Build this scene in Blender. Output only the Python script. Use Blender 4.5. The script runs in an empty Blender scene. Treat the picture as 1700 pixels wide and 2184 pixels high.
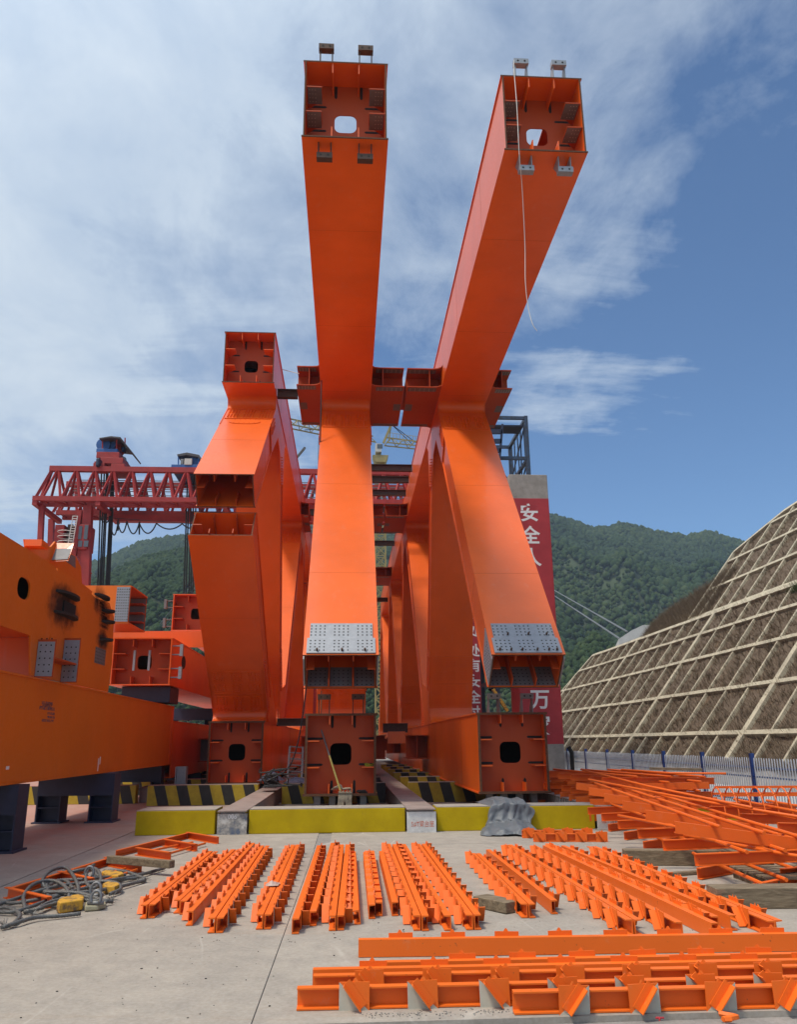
import bpy, bmesh, math, random
import numpy as np
from mathutils import Vector, Matrix
random.seed(7)
rng = np.random.default_rng(11)
C = bpy.context.scene.collection
PI = math.pi

# ------------------------------------------------------------------ camera geometry (measured from the photo)
F = 1700.0; CX, CY, H = 850, 1092, 1.6
PITCH = math.radians(16.1); YAW = math.radians(3.67); ROLL = math.radians(-0.5)
cp, sp, cy_, sy_ = math.cos(PITCH), math.sin(PITCH), math.cos(YAW), math.sin(YAW)
FW = Vector((sy_*cp, cy_*cp, sp)); RT = Vector((cy_, -sy_, 0)); UP = Vector((-sy_*sp, -cy_*sp, cp))
_cr, _sr = math.cos(ROLL), math.sin(ROLL)
def ray(x, y):
    u, v = float(x-CX)/F, float(y-CY)/F
    return FW + (_cr*u+_sr*v)*RT - (-_sr*u+_cr*v)*UP
def atz(x, y, z=0.0):
    r = ray(x, y); t = (z-H)/r.z; return Vector((r.x*t, r.y*t, z))
def aty(x, y, Y):
    r = ray(x, y); t = Y/r.y; return Vector((r.x*t, Y, H+r.z*t))
def atx(x, y, X):
    r = ray(x, y); t = X/r.x; return Vector((X, r.y*t, H+r.z*t))

cam = bpy.data.cameras.new('camera'); co = bpy.data.objects.new('camera', cam); C.objects.link(co)
cam.sensor_fit = 'VERTICAL'; cam.sensor_height = 24.0; cam.lens = 24.0*F/2184.0
cam.clip_start = 0.1; cam.clip_end = 5000
r2 = _cr*RT + _sr*UP; u2 = -_sr*RT + _cr*UP
# ray(x,y): u multiplies RT*cr + UP*sr ; v multiplies RT*sr - UP*cr
r2 = _cr*RT + _sr*UP; u2 = UP*_cr - RT*_sr
co.matrix_world = Matrix(((r2.x, u2.x, -FW.x, 0), (r2.y, u2.y, -FW.y, 0), (r2.z, u2.z, -FW.z, H), (0, 0, 0, 1)))
bpy.context.scene.camera = co

# ------------------------------------------------------------------ materials
def new_mat(name):
    m = bpy.data.materials.new(name); m.use_nodes = True
    nt = m.node_tree; b = nt.nodes['Principled BSDF']
    return m, nt, b
def N(nt, t, **kw):
    n = nt.nodes.new(t)
    for k, v in kw.items(): setattr(n, k, v)
    return n
def L(nt, a, b): nt.links.new(a, b)
def coords(nt, scale=(1, 1, 1)):
    tc = N(nt, 'ShaderNodeNewGeometry'); mp = N(nt, 'ShaderNodeMapping'); mp.inputs['Scale'].default_value = scale
    L(nt, tc.outputs['Position'], mp.inputs['Vector']); return mp.outputs['Vector']
def noise(nt, vec, scale, detail=5, rough=.55, dist=0.0):
    n = N(nt, 'ShaderNodeTexNoise'); n.inputs['Scale'].default_value = scale; n.inputs['Detail'].default_value = detail
    n.inputs['Roughness'].default_value = rough; n.inputs['Distortion'].default_value = dist
    L(nt, vec, n.inputs['Vector']); return n.outputs['Fac']
def ramp(nt, fac, stops):
    r = N(nt, 'ShaderNodeValToRGB'); cr = r.color_ramp
    while len(cr.elements) < len(stops): cr.elements.new(.5)
    for e, (p, c) in zip(cr.elements, stops):
        e.position = p; e.color = c if len(c) == 4 else (*c, 1)
    L(nt, fac, r.inputs['Fac']); return r.outputs['Color']
def mixc(nt, fac, a, b, mode='MIX'):
    m = N(nt, 'ShaderNodeMix', data_type='RGBA', blend_type=mode)
    for s, v in ((0, fac), (6, a), (7, b)):
        if isinstance(v, (int, float)): m.inputs[s].default_value = v
        elif isinstance(v, tuple): m.inputs[s].default_value = (*v, 1) if len(v) == 3 else v
        else: L(nt, v, m.inputs[s])
    return m.outputs[2]
def bump(nt, b, h, strength=.2, dist=.02):
    n = N(nt, 'ShaderNodeBump'); n.inputs['Strength'].default_value = strength; n.inputs['Distance'].default_value = dist
    L(nt, h, n.inputs['Height']); L(nt, n.outputs['Normal'], b.inputs['Normal'])
def g3(v): return (v, v, v)

def paint(name, col, rough=.33, var=.25, streak=.2, grime=.3, wav=.05, spec=.35, coat=0, chips=0):
    m, nt, b = new_mat(name)
    v = coords(nt)
    n1 = noise(nt, v, .7, 6); n2 = noise(nt, v, 14, 6, .65)
    dark = tuple(c*(1-var) for c in col); lite = tuple(min(1, c*(1+var*.45)+.004) for c in col)
    c = mixc(nt, n1, dark, lite)
    vs = coords(nt, (3.2, 3.2, .22)); st = noise(nt, vs, 1.6, 6, .7)
    sm = ramp(nt, st, [(.56, g3(0)), (.74, g3(1))])
    ms = N(nt, 'ShaderNodeMath', operation='MULTIPLY'); L(nt, sm, ms.inputs[0]); ms.inputs[1].default_value = streak
    c = mixc(nt, ms.outputs[0], c, tuple(min(1, k*.6+.16) for k in col))
    gm = ramp(nt, noise(nt, v, 2.3, 9, .72), [(.60, g3(0)), (.80, g3(1))])
    mg = N(nt, 'ShaderNodeMath', operation='MULTIPLY'); L(nt, gm, mg.inputs[0]); mg.inputs[1].default_value = grime
    c = mixc(nt, mg.outputs[0], c, (.10, .032, .012))
    if chips:
        ch_ = ramp(nt, noise(nt, v, 19, 7, .7), [(.645, g3(0)), (.70, g3(chips))])
        c = mixc(nt, ch_, c, (.13, .05, .025))
        c = mixc(nt, ramp(nt, noise(nt, v, 5.5, 8, .75), [(.60, g3(0)), (.78, g3(chips*.55))]), c, (.50, .30, .20))
    L(nt, c, b.inputs['Base Color'])
    rr = N(nt, 'ShaderNodeMapRange'); rr.inputs['To Min'].default_value = rough-.09; rr.inputs['To Max'].default_value = rough+.16
    L(nt, n2, rr.inputs['Value']); L(nt, rr.outputs['Result'], b.inputs['Roughness'])
    b.inputs['Specular IOR Level'].default_value = spec
    b.inputs['Coat Weight'].default_value = coat; b.inputs['Coat Roughness'].default_value = .14
    bump(nt, b, noise(nt, v, 1.5, 3), wav, .08)
    return m
def simple(name, col, rough=.6, metal=0, var=.25, scale=8, bmp=.1, col2=None, lo=.3, hi=.7):
    m, nt, b = new_mat(name); v = coords(nt); n = noise(nt, v, scale, 8, .65)
    c2 = col2 or tuple(c*(1-var) for c in col)
    L(nt, ramp(nt, n, [(lo, c2), (hi, col)]), b.inputs['Base Color'])
    b.inputs['Roughness'].default_value = rough; b.inputs['Metallic'].default_value = metal
    if bmp: bump(nt, b, n, bmp, .01)
    return m

M = {}
M['orange'] = paint('orange_paint', (.79, .118, .004), rough=.36, var=.30, streak=.20, grime=.14, spec=.4, coat=.22)
M['orange_y'] = paint('amber_orange_paint', (.72, .150, .004), rough=.42, var=.25, streak=.12, grime=.22, spec=.3, coat=.08)
M['orange_shade'] = paint('shade_darkened_orange', (.44, .060, .004), rough=.5, var=.25, streak=.1, grime=.15)  # truss orange darkened, the shade inside the boxes put into the colour
M['orange_beam'] = paint('orange_rail_paint', (.80, .145, .012), rough=.45, var=.22, streak=.0, grime=.34, wav=.03, spec=.28, chips=.7)
M['orange_thin'] = paint('orange_thin_paint', (.74, .125, .010), rough=.45, var=.2, streak=0, grime=.25, spec=.28, chips=.5)
M['rust'] = simple('rusty_cut_edge', (.16, .06, .022), .85, 0, .5, 30, .2, (.05, .022, .012))
M['zinc'] = simple('zinc_primer', (.30, .32, .345), .55, .25, .15, 9, .05, (.23, .245, .265))
M['zincdark'] = simple('dark_zinc_primer', (.17, .165, .165), .6, .15, .2, 9, .05)  # darker grey tone of the zinc primer
M['hole'] = simple('hole_dark', (.02, .016, .014), .9, 0, .2, 9, 0)
M['tan'] = simple('unpainted_plate', (.50, .47, .38), .7, .1, .15, 12, .05)
M['black_steel'] = simple('burnt_steel', (.035, .026, .022), .75, .2, .5, 12, .2)
M['brown_steel'] = simple('mill_scale_steel', (.10, .058, .040), .7, .3, .4, 12, .1)
M['navy'] = simple('navy_paint', (.016, .021, .055), .55, 0, .3, 5, .05)
M['red'] = simple('crane_red_paint', (.36, .020, .015), .6, 0, .35, 2.5, .05)
M['blue'] = simple('crane_blue_paint', (.02, .10, .32), .5, 0, .35, 3, .05)
M['roofdark'] = simple('tin_canopy', (.09, .085, .085), .7, .2, .3, 6, .1)
M['yellow_crane'] = simple('tower_crane_yellow', (.36, .28, .10), .6, 0, .3, 3, .05)
M['cream'] = simple('cream_panel', (.55, .53, .47), .6, 0, .15, 4, .03)
M['glass'] = simple('dark_glass', (.10, .12, .14), .12, 0, .2, 2, 0)
M['steel'] = simple('grey_steel', (.21, .21, .21), .5, .5, .2, 20, .05)
M['wire'] = simple('steel_wire', (.20, .195, .185), .55, .5, .5, 60, .3)
M['blackcable'] = simple('black_cable', (.015, .015, .016), .6, 0, .3, 9, 0)
M['whitecable'] = simple('white_cable', (.62, .60, .54), .6, 0, .15, 9, 0)
M['hook_yellow'] = simple('worn_yellow_paint', (.62, .33, .03), .55, .1, .3, 14, .15, (.16, .10, .05), .36, .52)
M['tarp'] = simple('grey_tarpaulin', (.125, .135, .148), .55, 0, .3, 6, .1)
M['cloth'] = simple('blue_cloth', (.07, .075, .13), .9, 0, .3, 12, .2)
M['webbing'] = simple('sling_webbing', (.30, .25, .18), .9, 0, .35, 30, .2)
M['strapyg'] = simple('yellow_green_strap', (.34, .38, .03), .7, 0, .3, 20, .1)
M['polepaint'] = simple('yellow_pole', (.46, .37, .10), .6, 0, .25, 20, .05)
M['fence_blue'] = simple('fence_blue_paint', (.018, .055, .22), .45, 0, .25, 6, .03)
M['fence_white'] = simple('fence_white_paint', (.66, .68, .70), .5, 0, .15, 7, .03)
M['white_paint'] = simple('white_letter_paint', (.78, .76, .74), .7, 0, .12, 9, .03)
M['scaf_blue'] = simple('scaffold_blue', (.035, .075, .14), .5, .2, .4, 7, .05, (.04, .03, .025))
M['roadpale'] = simple('pale_road', (.46, .45, .43), .9, 0, .15, 1.2, .1)
M['spangle'] = simple('dry_straw', (.24, .18, .115), .95, 0, .5, 3, 0, (.11, .072, .045))
M['greenleaf'] = simple('green_weed', (.075, .11, .03), .9, 0, .4, 3, 0)
M['beamconc'] = simple('lattice_concrete', (.52, .46, .33), .9, 0, .25, 1.6, .25, (.33, .285, .21))
M['anchorconc'] = simple('anchor_concrete', (.55, .53, .49), .9, 0, .2, .8, .1)

def wood_mat():
    m, nt, b = new_mat('weathered_wood'); v = coords(nt, (2.0, 14, 14)); n = noise(nt, v, 2.2, 8, .7, .8)
    L(nt, ramp(nt, n, [(.25, (.045, .03, .018)), (.5, (.17, .125, .075)), (.75, (.30, .235, .15))]), b.inputs['Base Color'])
    b.inputs['Roughness'].default_value = .9; bump(nt, b, n, .6, .01); return m
M['wood'] = wood_mat()

def concrete(name, base, dark, reddish=True):
    m, nt, b = new_mat(name); v = coords(nt)
    big = noise(nt, v, .45, 7, .6, .3); fine = noise(nt, v, 28, 8, .75)
    c = ramp(nt, big, [(.30, dark), (.68, base)])
    mid = noise(nt, v, 3.7, 8, .7, .2)
    c = mixc(nt, ramp(nt, mid, [(.35, g3(.55)), (.6, g3(0))]), c, tuple(k*.72 for k in dark))
    c = mixc(nt, .28, c, ramp(nt, fine, [(.25, g3(.12)), (.6, g3(.42)), (.85, g3(.55))]))
    # pale scratches and hairline cracks
    for sc, w, rot, am in ((.42, .006, .4, .35), (.8, .007, 1.9, .2)):
        mp = N(nt, 'ShaderNodeMapping'); mp.inputs['Rotation'].default_value = (0, 0, rot); mp.inputs['Scale'].default_value = (1, .3, 1)
        L(nt, v, mp.inputs['Vector'])
        nn = N(nt, 'ShaderNodeTexNoise'); nn.inputs['Scale'].default_value = 1.2; L(nt, mp.outputs[0], nn.inputs['Vector'])
        dv = mixc(nt, .16, mp.outputs[0], nn.outputs['Color'])
        vo = N(nt, 'ShaderNodeTexVoronoi', feature='DISTANCE_TO_EDGE'); vo.inputs['Scale'].default_value = sc
        L(nt, dv, vo.inputs['Vector'])
        cr = ramp(nt, vo.outputs['Distance'], [(0, g3(am)), (w, g3(0))])
        brk = ramp(nt, noise(nt, v, 1.1, 4), [(.50, g3(0)), (.60, g3(1))])
        mm = N(nt, 'ShaderNodeMath', operation='MULTIPLY'); L(nt, cr, mm.inputs[0]); L(nt, brk, mm.inputs[1])
        c = mixc(nt, mm.outputs[0], c, (.62, .57, .50))
    # dark oily spots
    sp_ = ramp(nt, noise(nt, v, 3.1, 5, .6), [(.66, g3(0)), (.76, g3(.55))])
    c = mixc(nt, sp_, c, (.16, .135, .115))
    mp_ = N(nt, 'ShaderNodeMapping'); mp_.inputs['Scale'].default_value = (.22, 1.5, 1); mp_.inputs['Rotation'].default_value = (0, 0, .06); L(nt, v, mp_.inputs['Vector'])
    c = mixc(nt, ramp(nt, noise(nt, mp_.outputs[0], 1.6, 8, .7, .3), [(.60, g3(0)), (.74, g3(.42))]), c, (.27, .175, .10))
    # small rust blots
    rs = ramp(nt, noise(nt, v, 1.3, 9, .75, .4), [(.665, g3(0)), (.74, g3(.6))])
    c = mixc(nt, rs, c, (.26, .15, .085))
    if reddish:   # orange overspray on the left of the yard
        sx = N(nt, 'ShaderNodeSeparateXYZ'); L(nt, v, sx.inputs[0])
        mr = N(nt, 'ShaderNodeMapRange'); mr.inputs['From Min'].default_value = -2.6; mr.inputs['From Max'].default_value = -5.2
        L(nt, sx.outputs['X'], mr.inputs['Value'])
        my = N(nt, 'ShaderNodeMapRange'); my.inputs['From Min'].default_value = 10.8; my.inputs['From Max'].default_value = 14.5
        L(nt, sx.outputs['Y'], my.inputs['Value'])
        m1 = N(nt, 'ShaderNodeMath', operation='MULTIPLY'); L(nt, mr.outputs[0], m1.inputs[0]); L(nt, my.outputs[0], m1.inputs[1])
        m2 = N(nt, 'ShaderNodeMath', operation='MULTIPLY'); L(nt, m1.outputs[0], m2.inputs[0])
        L(nt, ramp(nt, noise(nt, v, .9, 7, .65), [(.25, g3(.25)), (.7, g3(.75))]), m2.inputs[1])
        c = mixc(nt, m2.outputs[0], c, (.40, .125, .075))
    L(nt, c, b.inputs['Base Color']); b.inputs['Roughness'].default_value = .88
    bump(nt, b, fine, .25, .006); return m
M['concrete'] = concrete('yard_concrete', (.40, .33, .245), (.255, .205, .15))
M['dirtconc'] = concrete('dirty_concrete', (.27, .23, .19), (.17, .14, .115), False)
M['wallconc'] = concrete('grey_wall_concrete', (.42, .39, .36), (.27, .25, .23), False)
def pit_concrete():
    m, nt, b = new_mat('cast_column_concrete'); v = coords(nt)
    c = ramp(nt, noise(nt, v, 2.4, 9, .7), [(.3, (.22, .195, .17)), (.7, (.36, .325, .285))])
    pt = ramp(nt, noise(nt, v, 9, 3, .5), [(.70, g3(0)), (.74, g3(.7))])
    L(nt, mixc(nt, pt, c, (.12, .10, .085)), b.inputs['Base Color']); b.inputs['Roughness'].default_value = .9
    bump(nt, b, noise(nt, v, 14, 6), .3, .02); return m
M['pit'] = pit_concrete()
def yellow_wall():
    m, nt, b = new_mat('yellow_wall_paint'); v = coords(nt); vs = coords(nt, (5, 5, .8))
    c = ramp(nt, noise(nt, v, 1.7, 8, .65), [(.3, (.36, .245, .003)), (.7, (.50, .355, .004))])
    ch = ramp(nt, noise(nt, vs, 5, 9, .75), [(.62, g3(0)), (.72, g3(.75))])
    L(nt, mixc(nt, ch, c, (.21, .16, .06)), b.inputs['Base Color']); b.inputs['Roughness'].default_value = .7; b.inputs['Specular IOR Level'].default_value = .15
    bump(nt, b, noise(nt, v, 18, 6), .3, .01); return m
M['ywall'] = yellow_wall()
def stripes():
    m, nt, b = new_mat('hazard_stripes'); v = coords(nt); s = N(nt, 'ShaderNodeSeparateXYZ'); L(nt, v, s.inputs[0])
    a = N(nt, 'ShaderNodeMath', operation='MULTIPLY_ADD'); L(nt, s.outputs['Z'], a.inputs[0]); a.inputs[1].default_value = .28; L(nt, s.outputs['X'], a.inputs[2])
    w = N(nt, 'ShaderNodeMath', operation='MULTIPLY'); L(nt, a.outputs[0], w.inputs[0]); w.inputs[1].default_value = 1/.60
    f = N(nt, 'ShaderNodeMath', operation='FRACT'); L(nt, w.outputs[0], f.inputs[0])
    g = N(nt, 'ShaderNodeMath', operation='GREATER_THAN'); L(nt, f.outputs[0], g.inputs[0]); g.inputs[1].default_value = .5
    yel = ramp(nt, noise(nt, v, 5, 8, .7), [(.3, (.30, .21, .012)), (.7, (.48, .35, .016))])
    blk = ramp(nt, noise(nt, v, 5, 8, .7), [(.3, (.012, .011, .010)), (.7, (.03, .027, .024))])
    c = mixc(nt, g.outputs[0], yel, blk)
    wear = ramp(nt, noise(nt, v, 11, 9, .75), [(.64, g3(0)), (.74, g3(.5))])
    L(nt, mixc(nt, wear, c, (.17, .14, .10)), b.inputs['Base Color']); b.inputs['Roughness'].default_value = .65; return m
M['stripe'] = stripes()
def redcol():
    m, nt, b = new_mat('red_column_paint'); v = coords(nt)
    c = ramp(nt, noise(nt, v, 1.2, 8, .65), [(.3, (.30, .016, .022)), (.7, (.42, .026, .032))])
    ch = ramp(nt, noise(nt, v, 4, 9, .75), [(.66, g3(0)), (.76, g3(.5))])
    L(nt, mixc(nt, ch, c, (.42, .20, .18)), b.inputs['Base Color']); b.inputs['Roughness'].default_value = .6
    bump(nt, b, noise(nt, v, 10, 6), .2, .01); return m
M['redcol'] = redcol()
def soil():
    m, nt, b = new_mat('dry_slope_soil'); v = coords(nt)
    n = noise(nt, v, 1.1, 9, .75); n2 = noise(nt, v, 9, 8, .8)
    c = ramp(nt, n2, [(.25, (.055, .037, .024)), (.5, (.12, .083, .055)), (.8, (.22, .16, .105))])
    c = mixc(nt, ramp(nt, n, [(.60, g3(0)), (.72, g3(.7))]), c, (.24, .13, .05))
    L(nt, c, b.inputs['Base Color']); b.inputs['Roughness'].default_value = .97; bump(nt, b, n2, .35, .08); return m
M['soil'] = soil()
def forest_mat(name, a, bcol, ccol):
    m, nt, b = new_mat(name); v = coords(nt)
    at = N(nt, 'ShaderNodeAttribute'); at.attribute_name = 'tint'
    c = ramp(nt, at.outputs['Fac'], [(0, a), (.6, bcol), (1, ccol)])
    n = noise(nt, v, .35, 5, .7)
    c = mixc(nt, ramp(nt, n, [(.3, g3(0)), (.75, g3(.6))]), c, bcol)
    L(nt, c, b.inputs['Base Color']); b.inputs['Roughness'].default_value = .95
    b.inputs['Specular IOR Level'].default_value = .1; return m
M['forest'] = forest_mat('mountain_forest_leaf', (.013, .027, .010), (.026, .044, .016), (.052, .070, .025))
M['mount'] = simple('mountain_ground', (.045, .065, .026), 1, 0, .4, .05, 0)
M['town'] = simple('town_render', (.55, .54, .52), .9, 0, .2, .3, 0)

# ------------------------------------------------------------------ mesh builder
BASE = {}
class MB:
    def __init__(s): s.v = []; s.f = []; s.m = []
    def face(s, idx, mi=0): s.f.append(tuple(idx)); s.m.append(mi)
    def prism(s, poly, vec, mi=0, cap=None):
        n = len(poly); o = len(s.v); vec = Vector(vec)
        s.v += [Vector(p) for p in poly] + [Vector(p)+vec for p in poly]
        cm = mi if cap is None else cap
        s.face([o+i for i in range(n)], cm); s.face([o+n+i for i in range(n)][::-1], cm)
        for i in range(n): s.face([o+i, o+(i+1) % n, o+n+(i+1) % n, o+n+i], mi)
    def hexa(s, a, b, mi=0, caps=None):     # two quads a (4 pts) and b (4 pts)
        o = len(s.v); s.v += [Vector(p) for p in a]+[Vector(p) for p in b]
        cm = mi if caps is None else caps
        s.face((o, o+1, o+2, o+3), cm); s.face((o+7, o+6, o+5, o+4), cm)
        for i in range(4): s.face((o+i, o+(i+1) % 4, o+4+(i+1) % 4, o+4+i), mi)
    def box(s, lo, hi, mi=0):
        (a, b, c), (d, e, f) = lo, hi
        s.hexa([(a, b, c), (d, b, c), (d, e, c), (a, e, c)], [(a, b, f), (d, b, f), (d, e, f), (a, e, f)], mi)
    def frame(s, p0, p1, up=(0, 0, 1)):
        p0, p1 = Vector(p0), Vector(p1); d = (p1-p0).normalized(); up = Vector(up)
        if abs(d.dot(up)) > .98: up = Vector((0, 1, 0)) if abs(d.y) < .9 else Vector((1, 0, 0))
        r = d.cross(up).normalized(); u = r.cross(d).normalized(); return p0, p1, d, r, u
    def bar(s, p0, p1, w, h, up=(0, 0, 1), mi=0, cap=None, off=(0, 0)):
        p0, p1, d, r, u = s.frame(p0, p1, up); o = r*off[0]+u*off[1]
        q = [-r*w/2-u*h/2, r*w/2-u*h/2, r*w/2+u*h/2, -r*w/2+u*h/2]
        s.hexa([p0+o+k for k in q], [p1+o+k for k in q], mi, cap)
    def section(s, p0, p1, prof, up=(0, 0, 1), mi=0, cap=None):   # convex-free profile: list of (r,u)
        p0, p1, d, r, u = s.frame(p0, p1, up)
        s.prism([p0+r*a+u*b for a, b in prof], p1-p0, mi, cap)
    def ibeam(s, p0, p1, h, b, tf=.012, tw=.01, up=(0, 0, 1), mi=0):
        s.section(p0, p1, [(-b/2, -h/2), (b/2, -h/2), (b/2, -h/2+tf), (tw/2, -h/2+tf), (tw/2, h/2-tf), (b/2, h/2-tf), (b/2, h/2), (-b/2, h/2),
                           (-b/2, h/2-tf), (-tw/2, h/2-tf), (-tw/2, -h/2+tf), (-b/2, -h/2+tf)], up, mi)
    def channel(s, p0, p1, h, b, side=1, tf=.010, tw=.008, up=(0, 0, 1), mi=0):   # web on r=0, flanges toward side
        k = side
        s.section(p0, p1, [(0, -h/2), (k*b, -h/2), (k*b, -h/2+tf), (k*tw, -h/2+tf), (k*tw, h/2-tf), (k*b, h/2-tf), (k*b, h/2), (0, h/2)], up, mi)
    def tube(s, path, r, n=8, mi=0, closed=False):
        P = [Vector(p) for p in path]; o = len(s.v); k = len(P); prev = None
        for i, p in enumerate(P):
            if closed: d = (P[(i+1) % k]-P[i-1])
            else: d = (P[min(i+1, k-1)]-P[max(i-1, 0)])
            d = d.normalized() if d.length > 1e-9 else Vector((0, 0, 1))
            if prev is None:
                a = Vector((0, 0, 1)) if abs(d.z) < .9 else Vector((1, 0, 0)); x = d.cross(a).normalized()
            else: x = (prev-d*prev.dot(d)).normalized()
            prev = x; y = d.cross(x)
            rr = r[i] if isinstance(r, (list, tuple)) else r
            for j in range(n):
                t = 2*PI*j/n; s.v.append(p+x*math.cos(t)*rr+y*math.sin(t)*rr)
        for i in range(k if closed else k-1):
            a, b = o+i*n, o+((i+1) % k)*n
            for j in range(n): s.face((a+j, a+(j+1) % n, b+(j+1) % n, b+j), mi)
        if not closed:
            s.face([o+j for j in range(n)][::-1], mi); s.face([o+(k-1)*n+j for j in range(n)], mi)
    def disc(s, c, u, v, r, h, n=8, mi=0):      # short cylinder standing on plane u,v
        c, u, v = Vector(c), Vector(u).normalized(), Vector(v).normalized(); w = u.cross(v).normalized()
        s.prism([c+u*math.cos(2*PI*i/n)*r+v*math.sin(2*PI*i/n)*r for i in range(n)], w*h, mi)
    def holes(s, c, u, v, rows, cols, r, mi=1, h=.002, n=6):
        c, u, v = Vector(c), Vector(u).normalized(), Vector(v).normalized()
        for a in rows:
            for b in cols: s.disc(c+u*b+v*a, u, v, r, h, n, mi)
    def ring(s, c, u, v, W, Hh, hw, hh, cr, t, mi=0, hoff=(0, 0)):   # plate with a rounded hole
        c, u, v = Vector(c), Vector(u), Vector(v); w = u.cross(v).normalized()
        angs = sorted(set([2*PI*i/40 for i in range(40)] + [math.atan2(a*Hh/2, b*W/2) % (2*PI) for a in (1, -1) for b in (1, -1)]))
        out, inn = [], []
        for t_ in angs:
            ca, sa = math.cos(t_), math.sin(t_)
            k = min(W/2/abs(ca) if abs(ca) > 1e-6 else 1e9, Hh/2/abs(sa) if abs(sa) > 1e-6 else 1e9)
            out.append(c+u*ca*k+v*sa*k)
            ex, ey = hw/2, hh/2; k2 = min(ex/abs(ca) if abs(ca) > 1e-6 else 1e9, ey/abs(sa) if abs(sa) > 1e-6 else 1e9)
            x, y = ca*k2, sa*k2
            ox, oy = max(0, abs(x)-(ex-cr)), max(0, abs(y)-(ey-cr))
            dd = math.hypot(ox, oy)
            if ox > 0 and oy > 0 and dd > cr:
                x = math.copysign(ex-cr+ox*cr/dd, x); y = math.copysign(ey-cr+oy*cr/dd, y)
            inn.append(c+u*(x+hoff[0])+v*(y+hoff[1]))
        n = len(angs)
        for i in range(n):
            j = (i+1) % n
            s.hexa([out[i], out[j], inn[j], inn[i]], [out[i]+w*t, out[j]+w*t, inn[j]+w*t, inn[i]+w*t], mi)
    def grid(s, rows, mi=0):
        o = len(s.v); nr, nc = len(rows), len(rows[0])
        for r in rows: s.v += [Vector(p) for p in r]
        for i in range(nr-1):
            for j in range(nc-1): s.face((o+i*nc+j, o+i*nc+j+1, o+(i+1)*nc+j+1, o+(i+1)*nc+j), mi)
    def build(s, name, mats, parent=None, smooth=False, bevel=0, base=None, weld=False):
        if not isinstance(mats, (list, tuple)): mats = [mats]
        root = parent
        if root is not None: b = BASE[root.name]
        else:
            if base is None:
                xs = [p.x for p in s.v]; ys = [p.y for p in s.v]; zs = [p.z for p in s.v]
                base = ((min(xs)+max(xs))/2, (min(ys)+max(ys))/2, min(zs))
            b = Vector(base)
        me = bpy.data.meshes.new(name); me.from_pydata([p-b for p in s.v], [], s.f)
        for mt in mats: me.materials.append(M[mt] if isinstance(mt, str) else mt)
        me.polygons.foreach_set('material_index', s.m)
        bm = bmesh.new(); bm.from_mesh(me)
        if weld: bmesh.ops.remove_doubles(bm, verts=bm.verts, dist=1e-4)
        bmesh.ops.recalc_face_normals(bm, faces=bm.faces); bm.to_mesh(me); bm.free()
        if smooth: me.polygons.foreach_set('use_smooth', [True]*len(me.polygons))
        o = bpy.data.objects.new(name, me); C.objects.link(o)
        if parent is not None: o.parent = parent
        else: o.location = b
        BASE[o.name] = b
        if bevel:
            md = o.modifiers.new('bevel', 'BEVEL'); md.width = bevel; md.segments = 2; md.limit_method = 'ANGLE'
        return o
def thing(name, loc, label, cat, group=None):
    o = bpy.data.objects.new(name, None); C.objects.link(o); o.location = loc; o.empty_display_size = .2
    o['label'] = label; o['category'] = cat
    if group: o['group'] = group
    BASE[o.name] = Vector(loc); return o
def tag(o, label, cat, group=None):
    o['label'] = label; o['category'] = cat
    if group: o['group'] = group
    return o
def kind(o, k): o['kind'] = k; return o
def copy_tree(src, loc, rot=None, parent=None):
    c = src.copy(); C.objects.link(c)
    if parent is None:
        c.location = loc
        if rot is not None: c.rotation_euler = rot
    else: c.parent = parent
    for ch in list(src.children): copy_tree(ch, None, None, c)
    return c
def txt(s, size, parent, origin, ru, uu, mat, name, thick=.004, bold=.02, sx=1.0):
    cu = bpy.data.curves.new('txt', 'FONT'); cu.body = s; cu.size = size; cu.extrude = thick; cu.offset = bold*size
    cu.align_x = 'CENTER'; cu.align_y = 'CENTER'
    o = bpy.data.objects.new('txt', cu); C.objects.link(o); bpy.context.view_layer.update()
    me = bpy.data.meshes.new_from_object(o.evaluated_get(bpy.context.evaluated_depsgraph_get()))
    bpy.data.objects.remove(o)
    ru, uu = Vector(ru).normalized(), Vector(uu).normalized(); w = ru.cross(uu)
    xs = [v.co.x for v in me.vertices] or [0]; ys = [v.co.y for v in me.vertices] or [0]
    cx, cyy = (min(xs)+max(xs))/2, (min(ys)+max(ys))/2
    b = BASE[parent.name]
    for v in me.vertices:
        x, y, z = v.co; v.co = Vector(origin)+ru*(x-cx)*sx+uu*(y-cyy)+w*z-b
    me.materials.clear(); me.materials.append(M[mat])
    ob = bpy.data.objects.new(name, me); C.objects.link(ob); ob.parent = parent; BASE[ob.name] = b; return ob

# ------------------------------------------------------------------ world, sun, haze
SUN = Vector((-.40, -.25, 1)).normalized()
sc = bpy.context.scene
w = bpy.data.worlds.new('World'); sc.world = w; w.use_nodes = True; nt = w.node_tree; nt.nodes.clear()
out = N(nt, 'ShaderNodeOutputWorld')
sky = N(nt, 'ShaderNodeTexSky', sky_type='NISHITA'); sky.sun_disc = False
sky.sun_elevation = math.asin(SUN.z); sky.sun_rotation = math.atan2(SUN.x, SUN.y); sky.air_density = 1.0; sky.dust_density = .15; sky.ozone_density = 3.0; sky.altitude = 900
bg1 = N(nt, 'ShaderNodeBackground'); bg1.inputs['Strength'].default_value = .12; L(nt, mixc(nt, 1.0, sky.outputs[0], (.78, .98, 1.12), 'MULTIPLY'), bg1.inputs['Color'])
tc = N(nt, 'ShaderNodeTexCoord'); sx = N(nt, 'ShaderNodeSeparateXYZ'); L(nt, tc.outputs['Generated'], sx.inputs[0])
zz = N(nt, 'ShaderNodeMath', operation='MAXIMUM'); L(nt, sx.outputs['Z'], zz.inputs[0]); zz.inputs[1].default_value = 0
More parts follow.
